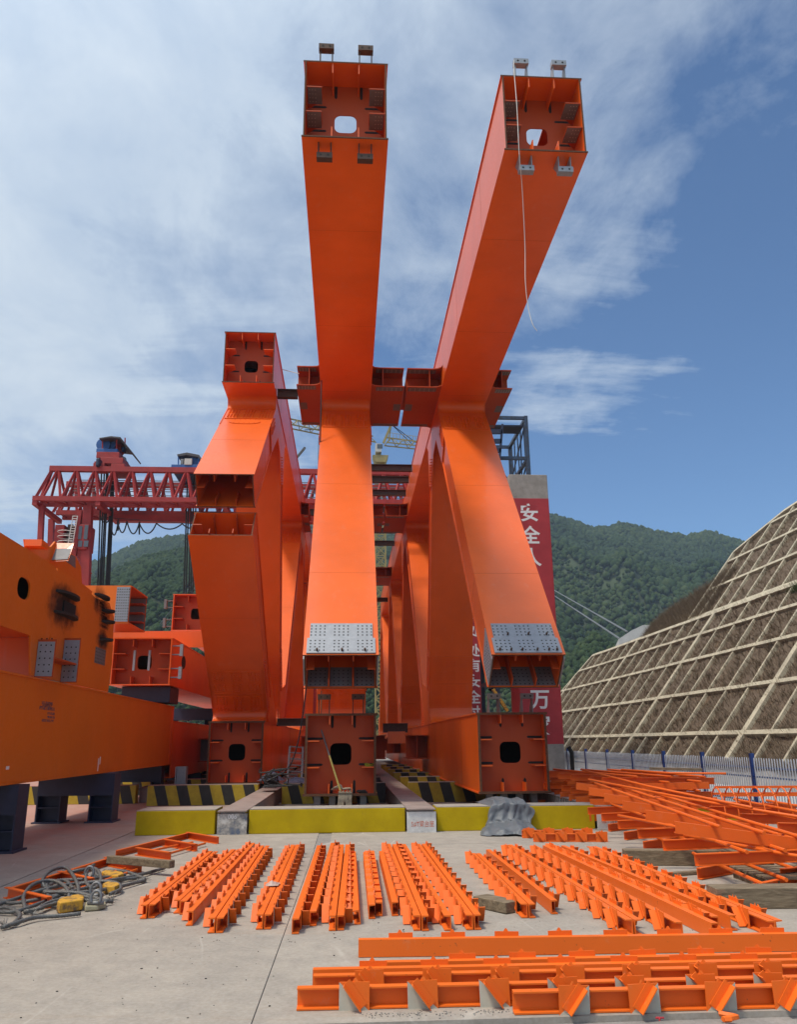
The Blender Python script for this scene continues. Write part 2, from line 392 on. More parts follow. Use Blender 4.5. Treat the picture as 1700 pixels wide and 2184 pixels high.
za = N(nt, 'ShaderNodeMath', operation='ADD'); L(nt, zz.outputs[0], za.inputs[0]); za.inputs[1].default_value = .16
dx = N(nt, 'ShaderNodeMath', operation='DIVIDE'); L(nt, sx.outputs['X'], dx.inputs[0]); L(nt, za.outputs[0], dx.inputs[1])
dy = N(nt, 'ShaderNodeMath', operation='DIVIDE'); L(nt, sx.outputs['Y'], dy.inputs[0]); L(nt, za.outputs[0], dy.inputs[1])
cb = N(nt, 'ShaderNodeCombineXYZ'); L(nt, dx.outputs[0], cb.inputs[0]); L(nt, dy.outputs[0], cb.inputs[1])
def wnoise(scale, detail, rough, loc, st=(1, 1, 1), rot=0.0, dist=.0):
    mp = N(nt, 'ShaderNodeMapping'); mp.inputs['Location'].default_value = loc; mp.inputs['Scale'].default_value = st; mp.inputs['Rotation'].default_value = (0, 0, rot)
    L(nt, cb.outputs[0], mp.inputs['Vector']); return noise(nt, mp.outputs[0], scale, detail, rough, dist)
na = wnoise(1.3, 9, .60, (3.7, 1.2, 0), (1, .8, 1), .5, .25)
nb = wnoise(5.5, 8, .62, (0.3, 7.9, 0), (1, .7, 1), -.5, .3)
def madd(a, k, b):
    m = N(nt, 'ShaderNodeMath', operation='MULTIPLY_ADD')
    for i, q in enumerate((a, k, b)):
        if isinstance(q, (int, float)): m.inputs[i].default_value = q
        else: L(nt, q, m.inputs[i])
    return m.outputs[0]
cov = madd(na, .80, madd(nb, .44, -.20))
cov = madd(sx.outputs['X'], -.72, cov)         # more cloud to the left
cov = madd(sx.outputs['Z'], .62, madd(cov, 1.0, -.165))
wisp = wnoise(2.2, 8, .6, (1.3, 4.4, 0), (.35, 1.6, 1), .9, .35)
wz = N(nt, 'ShaderNodeMapRange'); wz.inputs['From Min'].default_value = .62; wz.inputs['From Max'].default_value = .40; L(nt, sx.outputs['Z'], wz.inputs['Value'])
wm = N(nt, 'ShaderNodeMath', operation='MULTIPLY'); L(nt, ramp(nt, wisp, [(.50, g3(0)), (.70, g3(1))]), wm.inputs[0]); L(nt, wz.outputs[0], wm.inputs[1])
cov = madd(wm.outputs[0], .40, cov)
gl0 = N(nt, 'ShaderNodeVectorMath', operation='DOT_PRODUCT'); L(nt, tc.outputs['Generated'], gl0.inputs[0]); gl0.inputs[1].default_value = SUN
cov = madd(gl0.outputs['Value'], .30, madd(cov, 1.0, -.12))
mask = ramp(nt, cov, [(.36, g3(0)), (.50, g3(.42)), (.72, g3(.93)), (1.0, g3(1))])
ccol = ramp(nt, madd(nb, .55, madd(na, .45, 0)), [(.30, (.52, .65, .83)), (.62, (.75, .85, .96))])
bg2 = N(nt, 'ShaderNodeBackground'); L(nt, ccol, bg2.inputs['Color'])
# veiled sun: the cloud deck is brightest round the sun, high on the left behind the viewer
dt = N(nt, 'ShaderNodeVectorMath', operation='DOT_PRODUCT'); L(nt, tc.outputs['Generated'], dt.inputs[0]); dt.inputs[1].default_value = SUN
d0 = N(nt, 'ShaderNodeMath', operation='MAXIMUM'); L(nt, dt.outputs['Value'], d0.inputs[0]); d0.inputs[1].default_value = 0
dp = N(nt, 'ShaderNodeMath', operation='POWER'); L(nt, d0.outputs[0], dp.inputs[0]); dp.inputs[1].default_value = 5
L(nt, madd(dp.outputs[0], 1.7, .88), bg2.inputs['Strength'])
mx = N(nt, 'ShaderNodeMixShader'); L(nt, mask, mx.inputs[0]); L(nt, bg1.outputs[0], mx.inputs[1]); L(nt, bg2.outputs[0], mx.inputs[2])
L(nt, mx.outputs[0], out.inputs['Surface'])
sl = bpy.data.lights.new('sun', 'SUN'); sl.energy = 3.3; sl.angle = math.radians(9); sl.color = (1, .91, .76)
so = bpy.data.objects.new('sun', sl); C.objects.link(so); so.rotation_euler = SUN.to_track_quat('Z', 'Y').to_euler(); so.location = (-20, 10, 60)
sc.view_settings.view_transform = 'Standard'; sc.view_settings.look = 'None'; sc.view_settings.exposure = 0; sc.view_settings.gamma = 1

# ------------------------------------------------------------------ steel trusses
W = 1.60
def V2(x, p): return Vector((x, p[0], p[1]))
def perp(d): return (-d[1], d[0])
def box_member(parent, name, xc, P0, P1, w, h, mats=('orange', 'rust', 'orange_shade'), lip=.03, t=.03,  top_gap=None, cut=None, width_lip=True):
    """box section in the Y-Z plane; P0 is the open end nearest the viewer"""
    mb = MB(); d = Vector((0, P1[0]-P0[0], P1[1]-P0[1])); Ln = d.length; d.normalize()
    n = Vector((1, 0, 0)).cross(d)
    if n.z < 0 and abs(n.z) > .2: n = -n
    o = V2(xc, P0); X = Vector((1, 0, 0))
    def slab(x0, x1, n0, n1, a0, a1):
        q = lambda a: [o+d*a+X*x0+n*n0, o+d*a+X*x1+n*n0, o+d*a+X*x1+n*n1, o+d*a+X*x0+n*n1]
        mb.hexa(q(a0), q(a1), 0, 1)
    hw = w/2+(lip if width_lip else 0)
    slab(-hw, hw, -h/2, -h/2+t, 0, Ln)
    if top_gap:
        g0, g1, gw = top_gap
        slab(-hw, hw, h/2-t, h/2, 0, g0); slab(-hw, hw, h/2-t, h/2, g1, Ln)
        slab(-hw, -gw, h/2-t, h/2, g0, g1); slab(gw, hw, h/2-t, h/2, g0, g1)
    else: slab(-hw, hw, h/2-t, h/2, 0, Ln)
    for s in (-1, 1):
        x = s*(w/2-t/2); slab(x-t/2, x+t/2, -h/2+t+.001, h/2-t-.001, .004, Ln)
    sd = 2.9
    while sd < min(Ln, 34) - 1:
        for s in (-1, 1):
            slab(-hw-.001, hw+.001, s*h/2-.0025, s*h/2+.0025, sd, sd+.014)
            x = s*w/2; slab(x-.0025, x+.0025, -h/2+t+.002, h/2-t-.002, sd, sd+.014)
        sd += 4.3
    for s in (-1, 1):      # fillet welds along the web edges
        for f in (-1, 1): slab(s*w/2-.001 if s > 0 else s*w/2-.012, s*w/2+.012 if s > 0 else s*w/2+.001, f*(h/2-t)-.006, f*(h/2-t)+.006, .02, min(Ln, 40))
    ob = mb.build(name, mats[:2], parent)
    return ob, o, d, n
def end_details(part, xc, o, d, n, w, h, hole=.48, depth=.62, sl=.16, long_=.8, side_mat='orange_shade', dots=True, top_mat='orange_shade', hole_off=(0, 0), diaphragm=True, side_len=None):
    X = Vector((1, 0, 0)); t = .03
    if diaphragm:
        mb = MB(); mb.ring(o+d*depth, X, n, w-2*t-.004, h-2*t-.004, hole, hole*.97, .13, .02, 0, hole_off)
        mb.build('diaphragm', 'orange_shade', part)
    # cut end rim, raw steel
    mb = MB()
    rw = .052 if diaphragm and w > 1.5 and o.z < 5 else .026
    for s in (-1, 1):
        a = o+X*s*(w/2-rw/2+.002)-d*.003; q = [a-X*rw/2-n*(h/2-rw), a+X*rw/2-n*(h/2-rw), a+X*rw/2+n*(h/2-rw), a-X*rw/2+n*(h/2-rw)]
        mb.hexa(q, [k_+d*.02 for k_ in q])
        a = o+n*s*(h/2-rw/2+.001)-d*.0035; q = [a-X*(w/2+.033)-n*rw/2, a+X*(w/2+.033)-n*rw/2, a+X*(w/2+.033)+n*rw/2, a-X*(w/2+.033)+n*rw/2]
        mb.hexa(q, [k_+d*.022 for k_ in q])
    mb.build('cut_rim', 'rust', part)
    if diaphragm and hole < .6:
        for s in (-1, 1):
            for f in (-1, 1):
                mb = MB(); c = o+d*(depth-.0235)+X*(s*w/6.2+.03)+n*f*(h/2-t-.002)
                mb.prism([c, c+X*.055, c+X*.055-n*f*(sl+.05), c+X*.028-n*f*(sl+.085), c-n*f*(sl+.05)], d*.002); mb.build('slot', 'hole', part)
                mb = MB(); c = o+d*(depth-.0235)+n*(f*h/6.2+.03)+X*s*(w/2-t-.002)
                mb.prism([c, c+n*.05, c+n*.05-X*s*(sl*1.35+.05), c+n*.025-X*s*(sl*1.35+.08), c-X*s*(sl*1.35+.05)], d*.002); mb.build('slot', 'hole', part)
    for s in (-1, 1):
        for f in (-1, 1):
            # on flanges
            mb = MB(); x = s*w/6.2; base = o+X*x+n*f*(h/2-t-.001)
            ln = long_
            p = [base+d*.015, base-n*f*sl+d*.015, base-n*f*sl+d*(ln-.25), base-n*f*.03+d*ln, base+d*ln]
            mb.prism([q-X*.011 for q in p], X*.022)
            if dots and top_mat == 'zinc': pass
            st = mb.build('stiffener', ['orange'], part)  # full orange, so the edges look lit against the darkened inside
            # on webs
            mb = MB(); y = f*h/6.2; base = o+n*y+X*s*(w/2-t-.001); ln = side_len or long_
            p = [base+d*.015, base-X*s*sl*1.35+d*.015, base-X*s*sl*1.35+d*(ln-.25), base-X*s*.03+d*ln, base+d*ln]
            mb.prism([q-n*.011 for q in p], n*.022, 0)
            mats = ['orange']
            if side_mat == 'zinc':   # zinc-primed faying face with bolt holes, seen from below
                mats = ['orange_shade', 'zincdark', 'tan']
                b2 = base-n*.0135+d*.03-X*s*.02
                q = [b2, b2-X*s*(sl*1.35-.03), b2-X*s*(sl*1.35-.03)+d*.42, b2+d*.42]
                mb.prism(q, n*.0022, 1)
                for a in range(4):
                    for c in range(3): mb.disc(b2-n*.002-X*s*(.04+.058*c)+d*(.06+.1*a), X, d, .011, .0015, 6, 2)
            mb.build('stiffener', mats, part)
def bracket(part, c, up, d, mat='brown_steel', w=.30, hh=.34, flare=False):
    X = Vector((1, 0, 0)); c = Vector(c); up = Vector(up); d = Vector(d); mb = MB()
    for s in (-1, 1):
        x = X*s*(w/2-.03)
        q = [c+x-X*.011-d*.02, c+x-X*.011+d*(.34 if flare else .14), c+x-X*.011+up*hh+d*(.10), c+x-X*.011+up*hh-d*.02]
        mb.prism(q, X*.022)
    a = c+up*(hh-.03)-d*.02
    mb.box_ = None
    b0 = a-X*w/2-d*.05; q = [b0, b0+X*w, b0+X*w+up*.12, b0+up*.12]
    mb.hexa(q, [k+d*.14 for k in q])
    for s in (-1, 1): mb.disc(a+X*s*.07+up*.06-d*.051, X, up, .022, .002, 10, 1)
    return mb.build('erection_bracket', [mat, 'hole'], part)
def bolts(mb, c, u, v, rows, cols, r=.02, h=.05, n=6, mi=0):
    c, u, v = Vector(c), Vector(u).normalized(), Vector(v).normalized()
    for a in rows:
        for b in cols: mb.disc(c+u*b+v*a, u, v, r, h, n, mi)
COLG = [g+.095*k for g in (-.50, 0, .50) for k in (-1.5, -.5, .5, 1.5)]
def splice(part, xc, o, d, nrm, a0, w=1.46, ln=.95, mat='orange', hw=None):
    """splice plate with bolt heads on the face through o (axis d, outward normal nrm), starting a0 along d"""
    X = Vector((1, 0, 0)); mb = MB(); c = V2(xc, o) if len(o) == 2 else Vector(o)
    q = [c+d*a0-X*w/2+nrm*.002, c+d*a0+X*w/2+nrm*.002, c+d*(a0+ln)+X*w/2+nrm*.002, c+d*(a0+ln)-X*w/2+nrm*.002]
    mb.hexa(q, [k+nrm*.025 for k in q])
    uu = X if X.cross(d).dot(nrm) > 0 else -X
    for g in (.24, .71):
        bolts(mb, c+d*(a0+g)+nrm*.026, uu, d, [(-1.5+k)*.095 for k in range(4)], COLG, .021, .04)
    mb.build('splice_plate', [mat], part)
def side_bolts(mb, xc, s, o, d, nrm, a0, ln, off):
    """rows of bolt heads on the web face at x = xc + s*w/2, following a member axis"""
    X = Vector((1, 0, 0)); c = V2(xc+s*(W/2+.001), o)
    uu, vv = (d, nrm) if d.cross(nrm).dot(X*s) > 0 else (nrm, d)
    k = int(ln/.1)
    for i in range(k):
        for j in range(3):
            mb.disc(c+d*(a0+i*.1)+nrm*(off+j*.12), uu, vv, .021, .045, 6)
def arc_fillet(corner, da, db, r, k=9):
    """points from the tangent on da to the tangent on db (2-D, Y-Z)"""
    a = Vector((0, *da)).normalized(); b = Vector((0, *db)).normalized(); ang = a.angle(b); L_ = r/math.tan(ang/2)
    c = Vector((0, *corner)); pa, pb = c+a*L_, c+b*L_
    ctr = c+(a+b).normalized()*(r/math.sin(ang/2)); pts = []
    va, vb = pa-ctr, pb-ctr; full = va.angle(vb)
    for i in range(k+1):
        t = i/k; v = (va*math.sin((1-t)*full)+vb*math.sin(t*full))/math.sin(full) if full > 1e-4 else va
        p = ctr+v; pts.append((p.y, p.z))
    return pts
def curved_plate(mb, xc, pts, w, t=.03):
    for i in range(len(pts)-1):
        a, b = pts[i], pts[i+1]; dd = (b[0]-a[0], b[1]-a[1]); l = math.hypot(*dd); nn = (-dd[1]/l*t, dd[0]/l*t)
        mb.prism([(xc-w/2, *a), (xc-w/2, *b), (xc-w/2, b[0]+nn[0], b[1]+nn[1]), (xc-w/2, a[0]+nn[0], a[1]+nn[1])], (w, 0, 0))
ZB, ZT = 12.72, 14.52; LB, LT = .46, 2.24; PER = 15.5; YEND = 74.0
FD = Vector((0, 25.2-16.75, 12.6-3.35)).normalized()       # up along the forward diagonals
FN = Vector((0, -FD.z, FD.y))                                # their upper face normal (towards viewer, up)
BD = Vector((0, 30.3-26.9, 2.24-12.72)).normalized()         # down along the rear diagonals
BN = Vector((0, BD.z, -BD.y));                               # their front face normal
if BN.y > 0: BN = -BN
DT = .95; FDG, FNG = FD, FN
FDS = Vector((0, 25.2-20.0, 12.6-8.38)).normalized(); FNS = Vector((0, -FDS.z, FDS.y))      # flatter stump of the left truss
def stub(parent, xc, s, y0, y1, z0, z1, ln=.78):
    if ln <= 0: return
    mb = MB(); x0 = xc+s*(W/2+.002); x1 = x0+s*ln
    r = .30
    def plan(z, t):
        pts = [(x0, y0-r), (x0+s*r*.12, y0-r*.45), (x0+s*r*.45, y0-r*.12), (x0+s*r, y0), (x1, y0), (x1, y1), (x0+s*r, y1), (x0+s*r*.45, y1+r*.12), (x0+s*r*.12, y1+r*.45), (x0, y1+r)]
        mb.prism([(a, b, z) for a, b in pts], (0, 0, t))
    plan(z0, .03); plan(z1-.03, .03)
    yc = (y0+y1)/2
    mb.box((min(x0, x1), y0+.75, z0+.031), (max(x0, x1), y0+.78, z1-.031))          # web
    mb.box((x0+s*.40-.012, y0+.04, z0+.031), (x0+s*.40+.012, y0+.748, z1-.031))     # stiffener
    # zinc faying patches with holes
    xa, xb = sorted((x0+s*.18, x1-s*.03))
    for za, sg in ((z1-.031, -1), (z0, -1)):
        mb.box((xa, y0+.06, za-.004), (xb, y0+.34, za-.0005), 1)
        for i in range(3):
            for j in range(6): mb.disc((xa+(xb-xa)*(j+.5)/6, y0+.12+.085*i, za-.0045), (0, 1, 0), (1, 0, 0), .018, .002, 6, 2)
    mb.box((xa, y1-.26, z0-.004), (xb, y1-.04, z0-.0005), 1)
    xo = sorted((x1-s*.03, x1-s*.27)); mb.box((xo[0], yc-.30, z0-.004), (xo[1], yc+.25, z0-.0005), 1)
    ob = mb.build('cross_beam_stub', ['orange_shade', 'zincdark', 'tan'], parent)
    return ob
STUB = {(True, False, -1): .80, (True, False, 1): 1.10, (True, True, -1): 1.14, (True, True, 1): .72, (False, False, -1): .3, (False, False, 1): .4}
def truss(xc, label, y_up, y_lo, kindT, upper_bracket_mat='brown_steel', zinc_side=True):
    FD, FN = FDG, FNG
    T = thing('steel_truss', (xc, y_lo, LB), label, 'truss', 'orange steel box trusses')
    X = Vector((1, 0, 0))
    # chords
    gap = (1.25, 2.35, .36) if kindT == 'long' else None
    uc, o, d, n = box_member(T, 'upper_chord', xc, (y_up, (ZB+ZT)/2), (YEND, (ZB+ZT)/2), W, ZT-ZB, top_gap=gap)
    end_details(uc, xc, o, d, n, W, ZT-ZB, .44, .62, .23, .85, side_mat='zinc' if kindT == 'long' else 'orange_shade', hole_off=(0, -.05), side_len=.6)
    lc, o2, d2, n2 = box_member(T, 'lower_chord', xc, (y_lo, (LB+LT)/2), (YEND, (LB+LT)/2), W, LT-LB)
    end_details(lc, xc, o2, d2, n2, W, LT-LB, .49, .40, .21, .62)
    for pp_, yy, z0, z1 in ((lc, y_lo+2.6, LB, LT),)+(((uc, y_up+2.6, ZB, ZT),) if kindT != 'long' else ()):
        mb = MB(); mb.box((xc-W/2+.035, yy, z0+.035), (xc+W/2-.035, yy+.02, z1-.035)); mb.build('dark_blocker', 'black_steel', pp_)  # added black plate, keeps the hole in the end diaphragm dark
    if kindT == 'long':
        for s in (-1, 1):
            bracket(uc, (xc+s*.39, y_up+.06, ZT), (0, 0, 1), (0, 1, 0), upper_bracket_mat, flare=upper_bracket_mat == 'zinc')
            bracket(uc, (xc+s*.39, y_up+.16, ZB), (0, 0, -1), (0, 1, 0), upper_bracket_mat, hh=.30, flare=upper_bracket_mat == 'zinc')
            bracket(lc, (xc+s*.39, y_lo+.06, LT), (0, 0, 1), (0, 1, 0), 'brown_steel' if upper_bracket_mat != 'zinc' else 'zincdark', flare=upper_bracket_mat == 'zinc')
    # forward diagonals (upper face through the line E0..E1)
    kmax = 3 if kindT == 'long' else 3
    FD0, FN0 = FD, FN
    for k in range(kmax+1):
        off = Vector((0, PER*k, 0)); top = Vector((0, 25.2, 12.6))+off
        FD, FN = (FDS, FNS) if (k == 0 and kindT != 'long') else (FD0, FN0)
        if k == 0 and kindT == 'long': a = Vector((0, 16.75, 3.35))
        elif k == 0: a = Vector((0, 20.0, 8.38))
        else: a = Vector((0, 25.2-(12.6-LT)/FD.z*FD.y, LT))+off
        P0 = a-FN*DT/2; P1 = top-FN*DT/2+FD*.35
        if k > 0: P0 = P0-FD*.1
        dg, oo, dd, nn = box_member(T, 'diagonal', xc, (P0.y, P0.z), (P1.y, P1.z), W-.08, DT)
        if k == 0:
            w_ = W-.08
            if kindT == 'long':
                # outer splice plate of bare zinc with bolt holes
                mb = MB(); c = V2(xc, (a.y, a.z))+FN*.002
                for (w0, a0, a1) in ((1.44, .03, .50), (1.34, .49, .98)):
                    q = [c+FD*a0-X*w0/2, c+FD*a0+X*w0/2, c+FD*a1+X*w0/2, c+FD*a1-X*w0/2]
                    mb.hexa(q, [p_+FN*(.03 if a0 < .1 else .0285) for p_ in q], 0)
                for g in (.26, .74):
                    mb.holes(c+FD*g+FN*.0305, X, FD, [(-1.5+j)*.10 for j in range(4)], COLG, .019)
                for bx in (-.5, .02, .5) if xc < 2 else (-.6, -.36, -.12, .2, .45, .62):
                    mb.disc(c+X*bx+FD*.1+FN*.03, X, FD, .022, .06, 6, 2)
                if xc > 2:
                    for bx in (-.35, .1, .5): mb.disc(c+X*bx+FD*.6+FN*.03, X, FD, .022, .06, 6, 2)
                mb.build('splice_plate', ['zinc', 'hole', 'brown_steel'], dg)
                # lower inner face: zinc strip with holes, stiffeners
                mb = MB(); c = V2(xc, (a.y, a.z))-FN*(DT-.033)
                for x0, x1 in ((-.72, -.28), (-.24, .24), (.28, .72)):
                    q = [c+FD*.03+X*x0, c+FD*.03+X*x1, c+FD*.62+X*x1, c+FD*.62+X*x0]
                    mb.hexa(q, [p_+FN*.004 for p_ in q], 0)
                    mb.holes(c+FD*.30+FN*.0045+X*(x0+x1)/2, X, FD, [(-2+j)*.11 for j in range(5)], [(-1.5+j)*.1 for j in range(4)], .017)
                mb.build('lining_plate', ['zincdark', 'hole'], dg)
                for x in (-.26, .26):
                    for f in (0, 1):
                        mb = MB(); c = V2(xc+x, (a.y, a.z))-FN*(.031 if f else DT-.031); q = FN*(-1 if f else 1)
                        hh = .16 if f else .24
                        mb.prism([c+FD*.01-X*.012, c+FD*.01+q*hh-X*.012, c+FD*1.1+q*hh-X*.012, c+FD*1.1-X*.012], X*.024); mb.build('stiffener', ['orange_shade'], dg)
                for s in (-1, 1):
                    mb = MB(); c = V2(xc+s*(w_/2-.031), (a.y, a.z))-FN*.42
                    mb.prism([c+FD*.01, c+FD*.01-X*s*.17, c+FD*.9-X*s*.17, c+FD*.9], FN*.024); mb.build('stiffener', ['orange_shade'], dg)
                    # outside web splice plates
                    mb = MB(); c = V2(xc+s*(w_/2+.003), (a.y, a.z)); uu, vv = (FD, FN) if FD.cross(FN).dot(X*s) > 0 else (FN, FD)
                    q = [c-FN*.10+FD*(-.02), c-FN*(DT-.10)+FD*(-.02), c-FN*(DT-.10)+FD*.72, c-FN*.10+FD*.98]
                    mb.prism(q, X*s*.026, 0)
                    for i in range(7):
                        for j in range(5): mb.disc(c-FN*(.2+.13*j)+FD*(.06+.095*i)+X*s*.0262, uu, vv, .019, .002, 6, 1)
                    mb.build('splice_plate', ['zinc', 'hole'], dg)
            else:
                for x in (-.27, .27):
                    for f in (0, 1):
                        mb = MB(); c = V2(xc+x, (a.y, a.z))-FN*(.031 if f else DT-.031); q = FN*(-1 if f else 1)
                        mb.prism([c+FD*.03-X*.012, c+FD*.03+q*.2-X*.012, c+FD*.6+q*.2-X*.012, c+FD*.85-X*.012], X*.024); mb.build('stiffener', ['orange_shade'], dg)
                for s in (-1, 1):
                    mb = MB(); c = V2(xc+s*(w_/2-.031), (a.y, a.z))-FN*.40
                    mb.prism([c+FD*.02, c+FD*.02-X*s*.2, c+FD*.9-X*s*.2, c+FD*.9], FN*.024); mb.build('stiffener', ['orange_shade'], dg)
                mb = MB(); c = V2(xc-.05, (a.y, a.z))+FD*4.75+FN*.002; pts = []
                for i in range(28):
                    t_ = 2*PI*i/28; pts.append(c+X*.5*math.cos(t_)*abs(math.cos(t_))**-.3+FD*.24*math.sin(t_))
                mb.prism(pts, FN*.02); bolts(mb, c+FN*.021, X, FD, (-.16, .16), [(-2+j)*.16 for j in range(5)], .014, .015); mb.build('hatch_cover', ['orange'], dg)
        if k < 3:
            # splice with bolt heads under the upper node
            splice(dg, xc, (top.y-FD.y*1.62, top.z-FD.z*1.62), FD, FN, 0, 1.46, .98)
    # rear diagonals
    for k in range(kmax+1):
        off = Vector((0, PER*k, 0)); a = Vector((0, 26.9, 12.72))+off; b = Vector((0, 30.3, 2.24))+off
        P0 = a-BN*DT/2-BD*.0; P1 = b-BN*DT/2+BD*.05
        rd, oo, dd, nn = box_member(T, 'diagonal', xc, (P0.y, P0.z), (P1.y, P1.z), W-.08, DT)
        if k < 3:
            splice(rd, xc, (b.y-BD.y*2.5, b.z-BD.z*2.5), BD, BN, 0, 1.46, 1.0); splice(rd, xc, (b.y-BD.y*1.48, b.z-BD.z*1.48), BD, BN, 0, 1.5, 1.0)
            splice(rd, xc, (a.y+BD.y*.9, a.z+BD.z*.9), BD, BN, 0, 1.4, .95)
    # gussets (flush with the chord webs, 3 mm proud)
    for k in range(kmax+1):
        oy = PER*k
        FD, FN = (FDS, FNS) if (k == 0 and kindT != 'long') else (FD0, FN0)
        f1 = arc_fillet((25.31, 12.72), (-1, 0), (-FD.y, -FD.z), .24)
        up_poly = [(p[0]+oy, p[1]) for p in f1]
        e = Vector((0, 25.31, 12.72))-FD*2.35; up_poly.append((e.y+oy, e.z)); e2 = e-FN*DT; up_poly.append((e2.y+oy, e2.z))
        up_poly += [(25.95+oy, 11.75), (26.9+oy, 11.55)]
        g = Vector((0, 26.9, 12.72))+BD*2.3; up_poly.append((g.y+oy, g.z)); g2 = g-BN*DT; up_poly.append((g2.y+oy, g2.z))
        up_poly += [(28.6+oy, 12.3), (29.2+oy, 12.72)]
        lo = []
        f2 = arc_fillet((30.3, 2.24), (-1, 0), (-BD.y, -BD.z), .5); lo += f2
        b = Vector((0, 30.3, 2.24)); q = b-BD*2.6; lo.append((q.y, q.z)); q2 = q-BN*DT; lo.append((q2.y, q2.z))
        lo.append((31.15, 3.6))
        FDx, FNx = FD0, FN0; c0 = Vector((0, 25.2-(12.6-LT)/FDx.z*FDx.y+PER, LT)); q3 = c0+FDx*2.2; lo += [(q3.y-.05, q3.z+.25)] if False else [(q3.y, q3.z)]
        q4 = c0+FDx*2.2-FNx*DT; lo.append((q4.y, q4.z)); lo += [(33.3, 2.6), (33.9, 2.24)]
        for s in (-1, 1):
            mb = MB(); x = xc+s*(W/2-.03+.003)
            mb.prism([(x, *p) for p in up_poly], (s*.03, 0, 0))
            if k < 2: side_bolts(mb, xc, s, (25.31-FD.y*2.3-FN.y*.12+oy, 12.72-FD.z*2.3-FN.z*.12), FD, -FN, .02, 1.0, .0)
            if k < 2: side_bolts(mb, xc, s, (g.y+BN.y*-.1+oy, g.z-BN.z*.1), -BD, -BN, .02, 1.1, .0)
            mb.build('gusset_plate', ['orange'], T)
            mb = MB(); mb.prism([(x, p[0]+oy, p[1]) for p in lo], (s*.03, 0, 0))
            if k < 2:
                for (oo_, dd_, nn_) in (((q.y+BN.y*-.15, q.z), BD, -BN), ((q4.y, q4.z), -FDx, FNx)):
                    side_bolts(mb, xc, s, (oo_[0]+oy, oo_[1]), dd_, nn_, .15, 1.4, .02)
            mb.build('gusset_plate', ['orange'], T)
        mb = MB(); curved_plate(mb, xc, [(p[0]+oy, p[1]-.001) for p in f1], W-.07); mb.build('fillet_plate', ['orange'], T, smooth=False)
        mb = MB(); curved_plate(mb, xc, [(p[0]+oy, p[1]+.001) for p in f2], W-.07); mb.build('fillet_plate', ['orange'], T)
        if k < 3:
            for s in (-1, 1):
                if kindT == 'long' or k > 0:
                    stub(T, xc, s, 23.8+oy, 27.2+oy, 12.74, 13.42, STUB[(kindT == 'long', xc > 2, s)])
                    stub(T, xc, s, 30.7+oy, 32.9+oy, 1.0, 1.85)
    FD, FN = FD0, FN0
    if kindT != 'long':
        # lower stump rising towards the viewer
        D_ = Vector((0, 25.75-20.0, 2.24-6.72)).normalized(); NF = Vector((0, D_.z, -D_.y))
        if NF.y > 0: NF = -NF
        th = 1.0; P0 = Vector((0, 20.0, 6.72))-NF*th/2; P1 = Vector((0, 25.75, 2.24))-NF*th/2
        sd, oo, dd, nn = box_member(T, 'diagonal', xc, (P0.y, P0.z), (P1.y, P1.z), W, th)
        for x in (-.30, .30):
            for f in (0, 1):
                mb = MB(); c = V2(xc+x, (20.0, 6.72))-NF*(.031 if f else th-.031); q = -NF if f else NF
                mb.prism([c+dd*(-.06 if f else .03)-X*.012, c+dd*(-.06 if f else .03)+q*.17-X*.012, c+dd*.8+q*.17-X*.012, c+dd*.8-X*.012], X*.024); mb.build('stiffener', ['orange_shade'], sd)
        for s in (-1, 1):
            mb = MB(); c = V2(xc+s*(W/2-.031), (20.0, 6.72))-NF*.45
            mb.prism([c+dd*.0, c+dd*.0-X*s*.22, c+dd*.8-X*s*.22, c+dd*.8], -NF*.024); mb.build('stiffener', ['orange_shade'], sd)
        splice(sd, xc, (25.75-dd.y*2.3, 2.24-dd.z*2.3), dd, NF, 0, 1.44, 1.0); splice(sd, xc, (25.75-dd.y*1.25, 2.24-dd.z*1.25), dd, NF, 0, 1.44, .9)
        mb = MB(); f3 = arc_fillet((25.75, 2.24), (-1, 0), (-dd.y, -dd.z), .22)
        curved_plate(mb, xc, [(p[0], p[1]+.001) for p in f3], W-.07); mb.build('fillet_plate', ['orange'], T)
        q = Vector((0, 25.75, 2.24))-dd*2.4; q2 = q-NF*th
        for s in (-1, 1):
            mb = MB(); x = xc+s*(W/2-.03+.003); mb.prism([(x, *p) for p in f3+[(q.y, q.z), (q2.y, q2.z), (28.6, 2.6), (29.2, 2.24)]], (s*.03, 0, 0)); side_bolts(mb, xc, s, (q.y, q.z), dd, -NF, .1, 2.2, .15); mb.build('gusset_plate', ['orange'], T)
    return T
XT = {'left': -3.29, 'centre': -.15, 'right': 3.80}
truss(XT['centre'], 'middle orange steel truss, upper chord jutting straight towards the viewer with rusty brackets', 12.7, 18.8, 'long')
truss(XT['right'], 'right orange steel truss beside the red column, grey brackets on its raised chord', 12.85, 18.85, 'long', 'zinc')
truss(XT['left'], 'shorter left orange steel truss ending in two cut-off diagonal stumps', 23.65, 24.7, 'short')

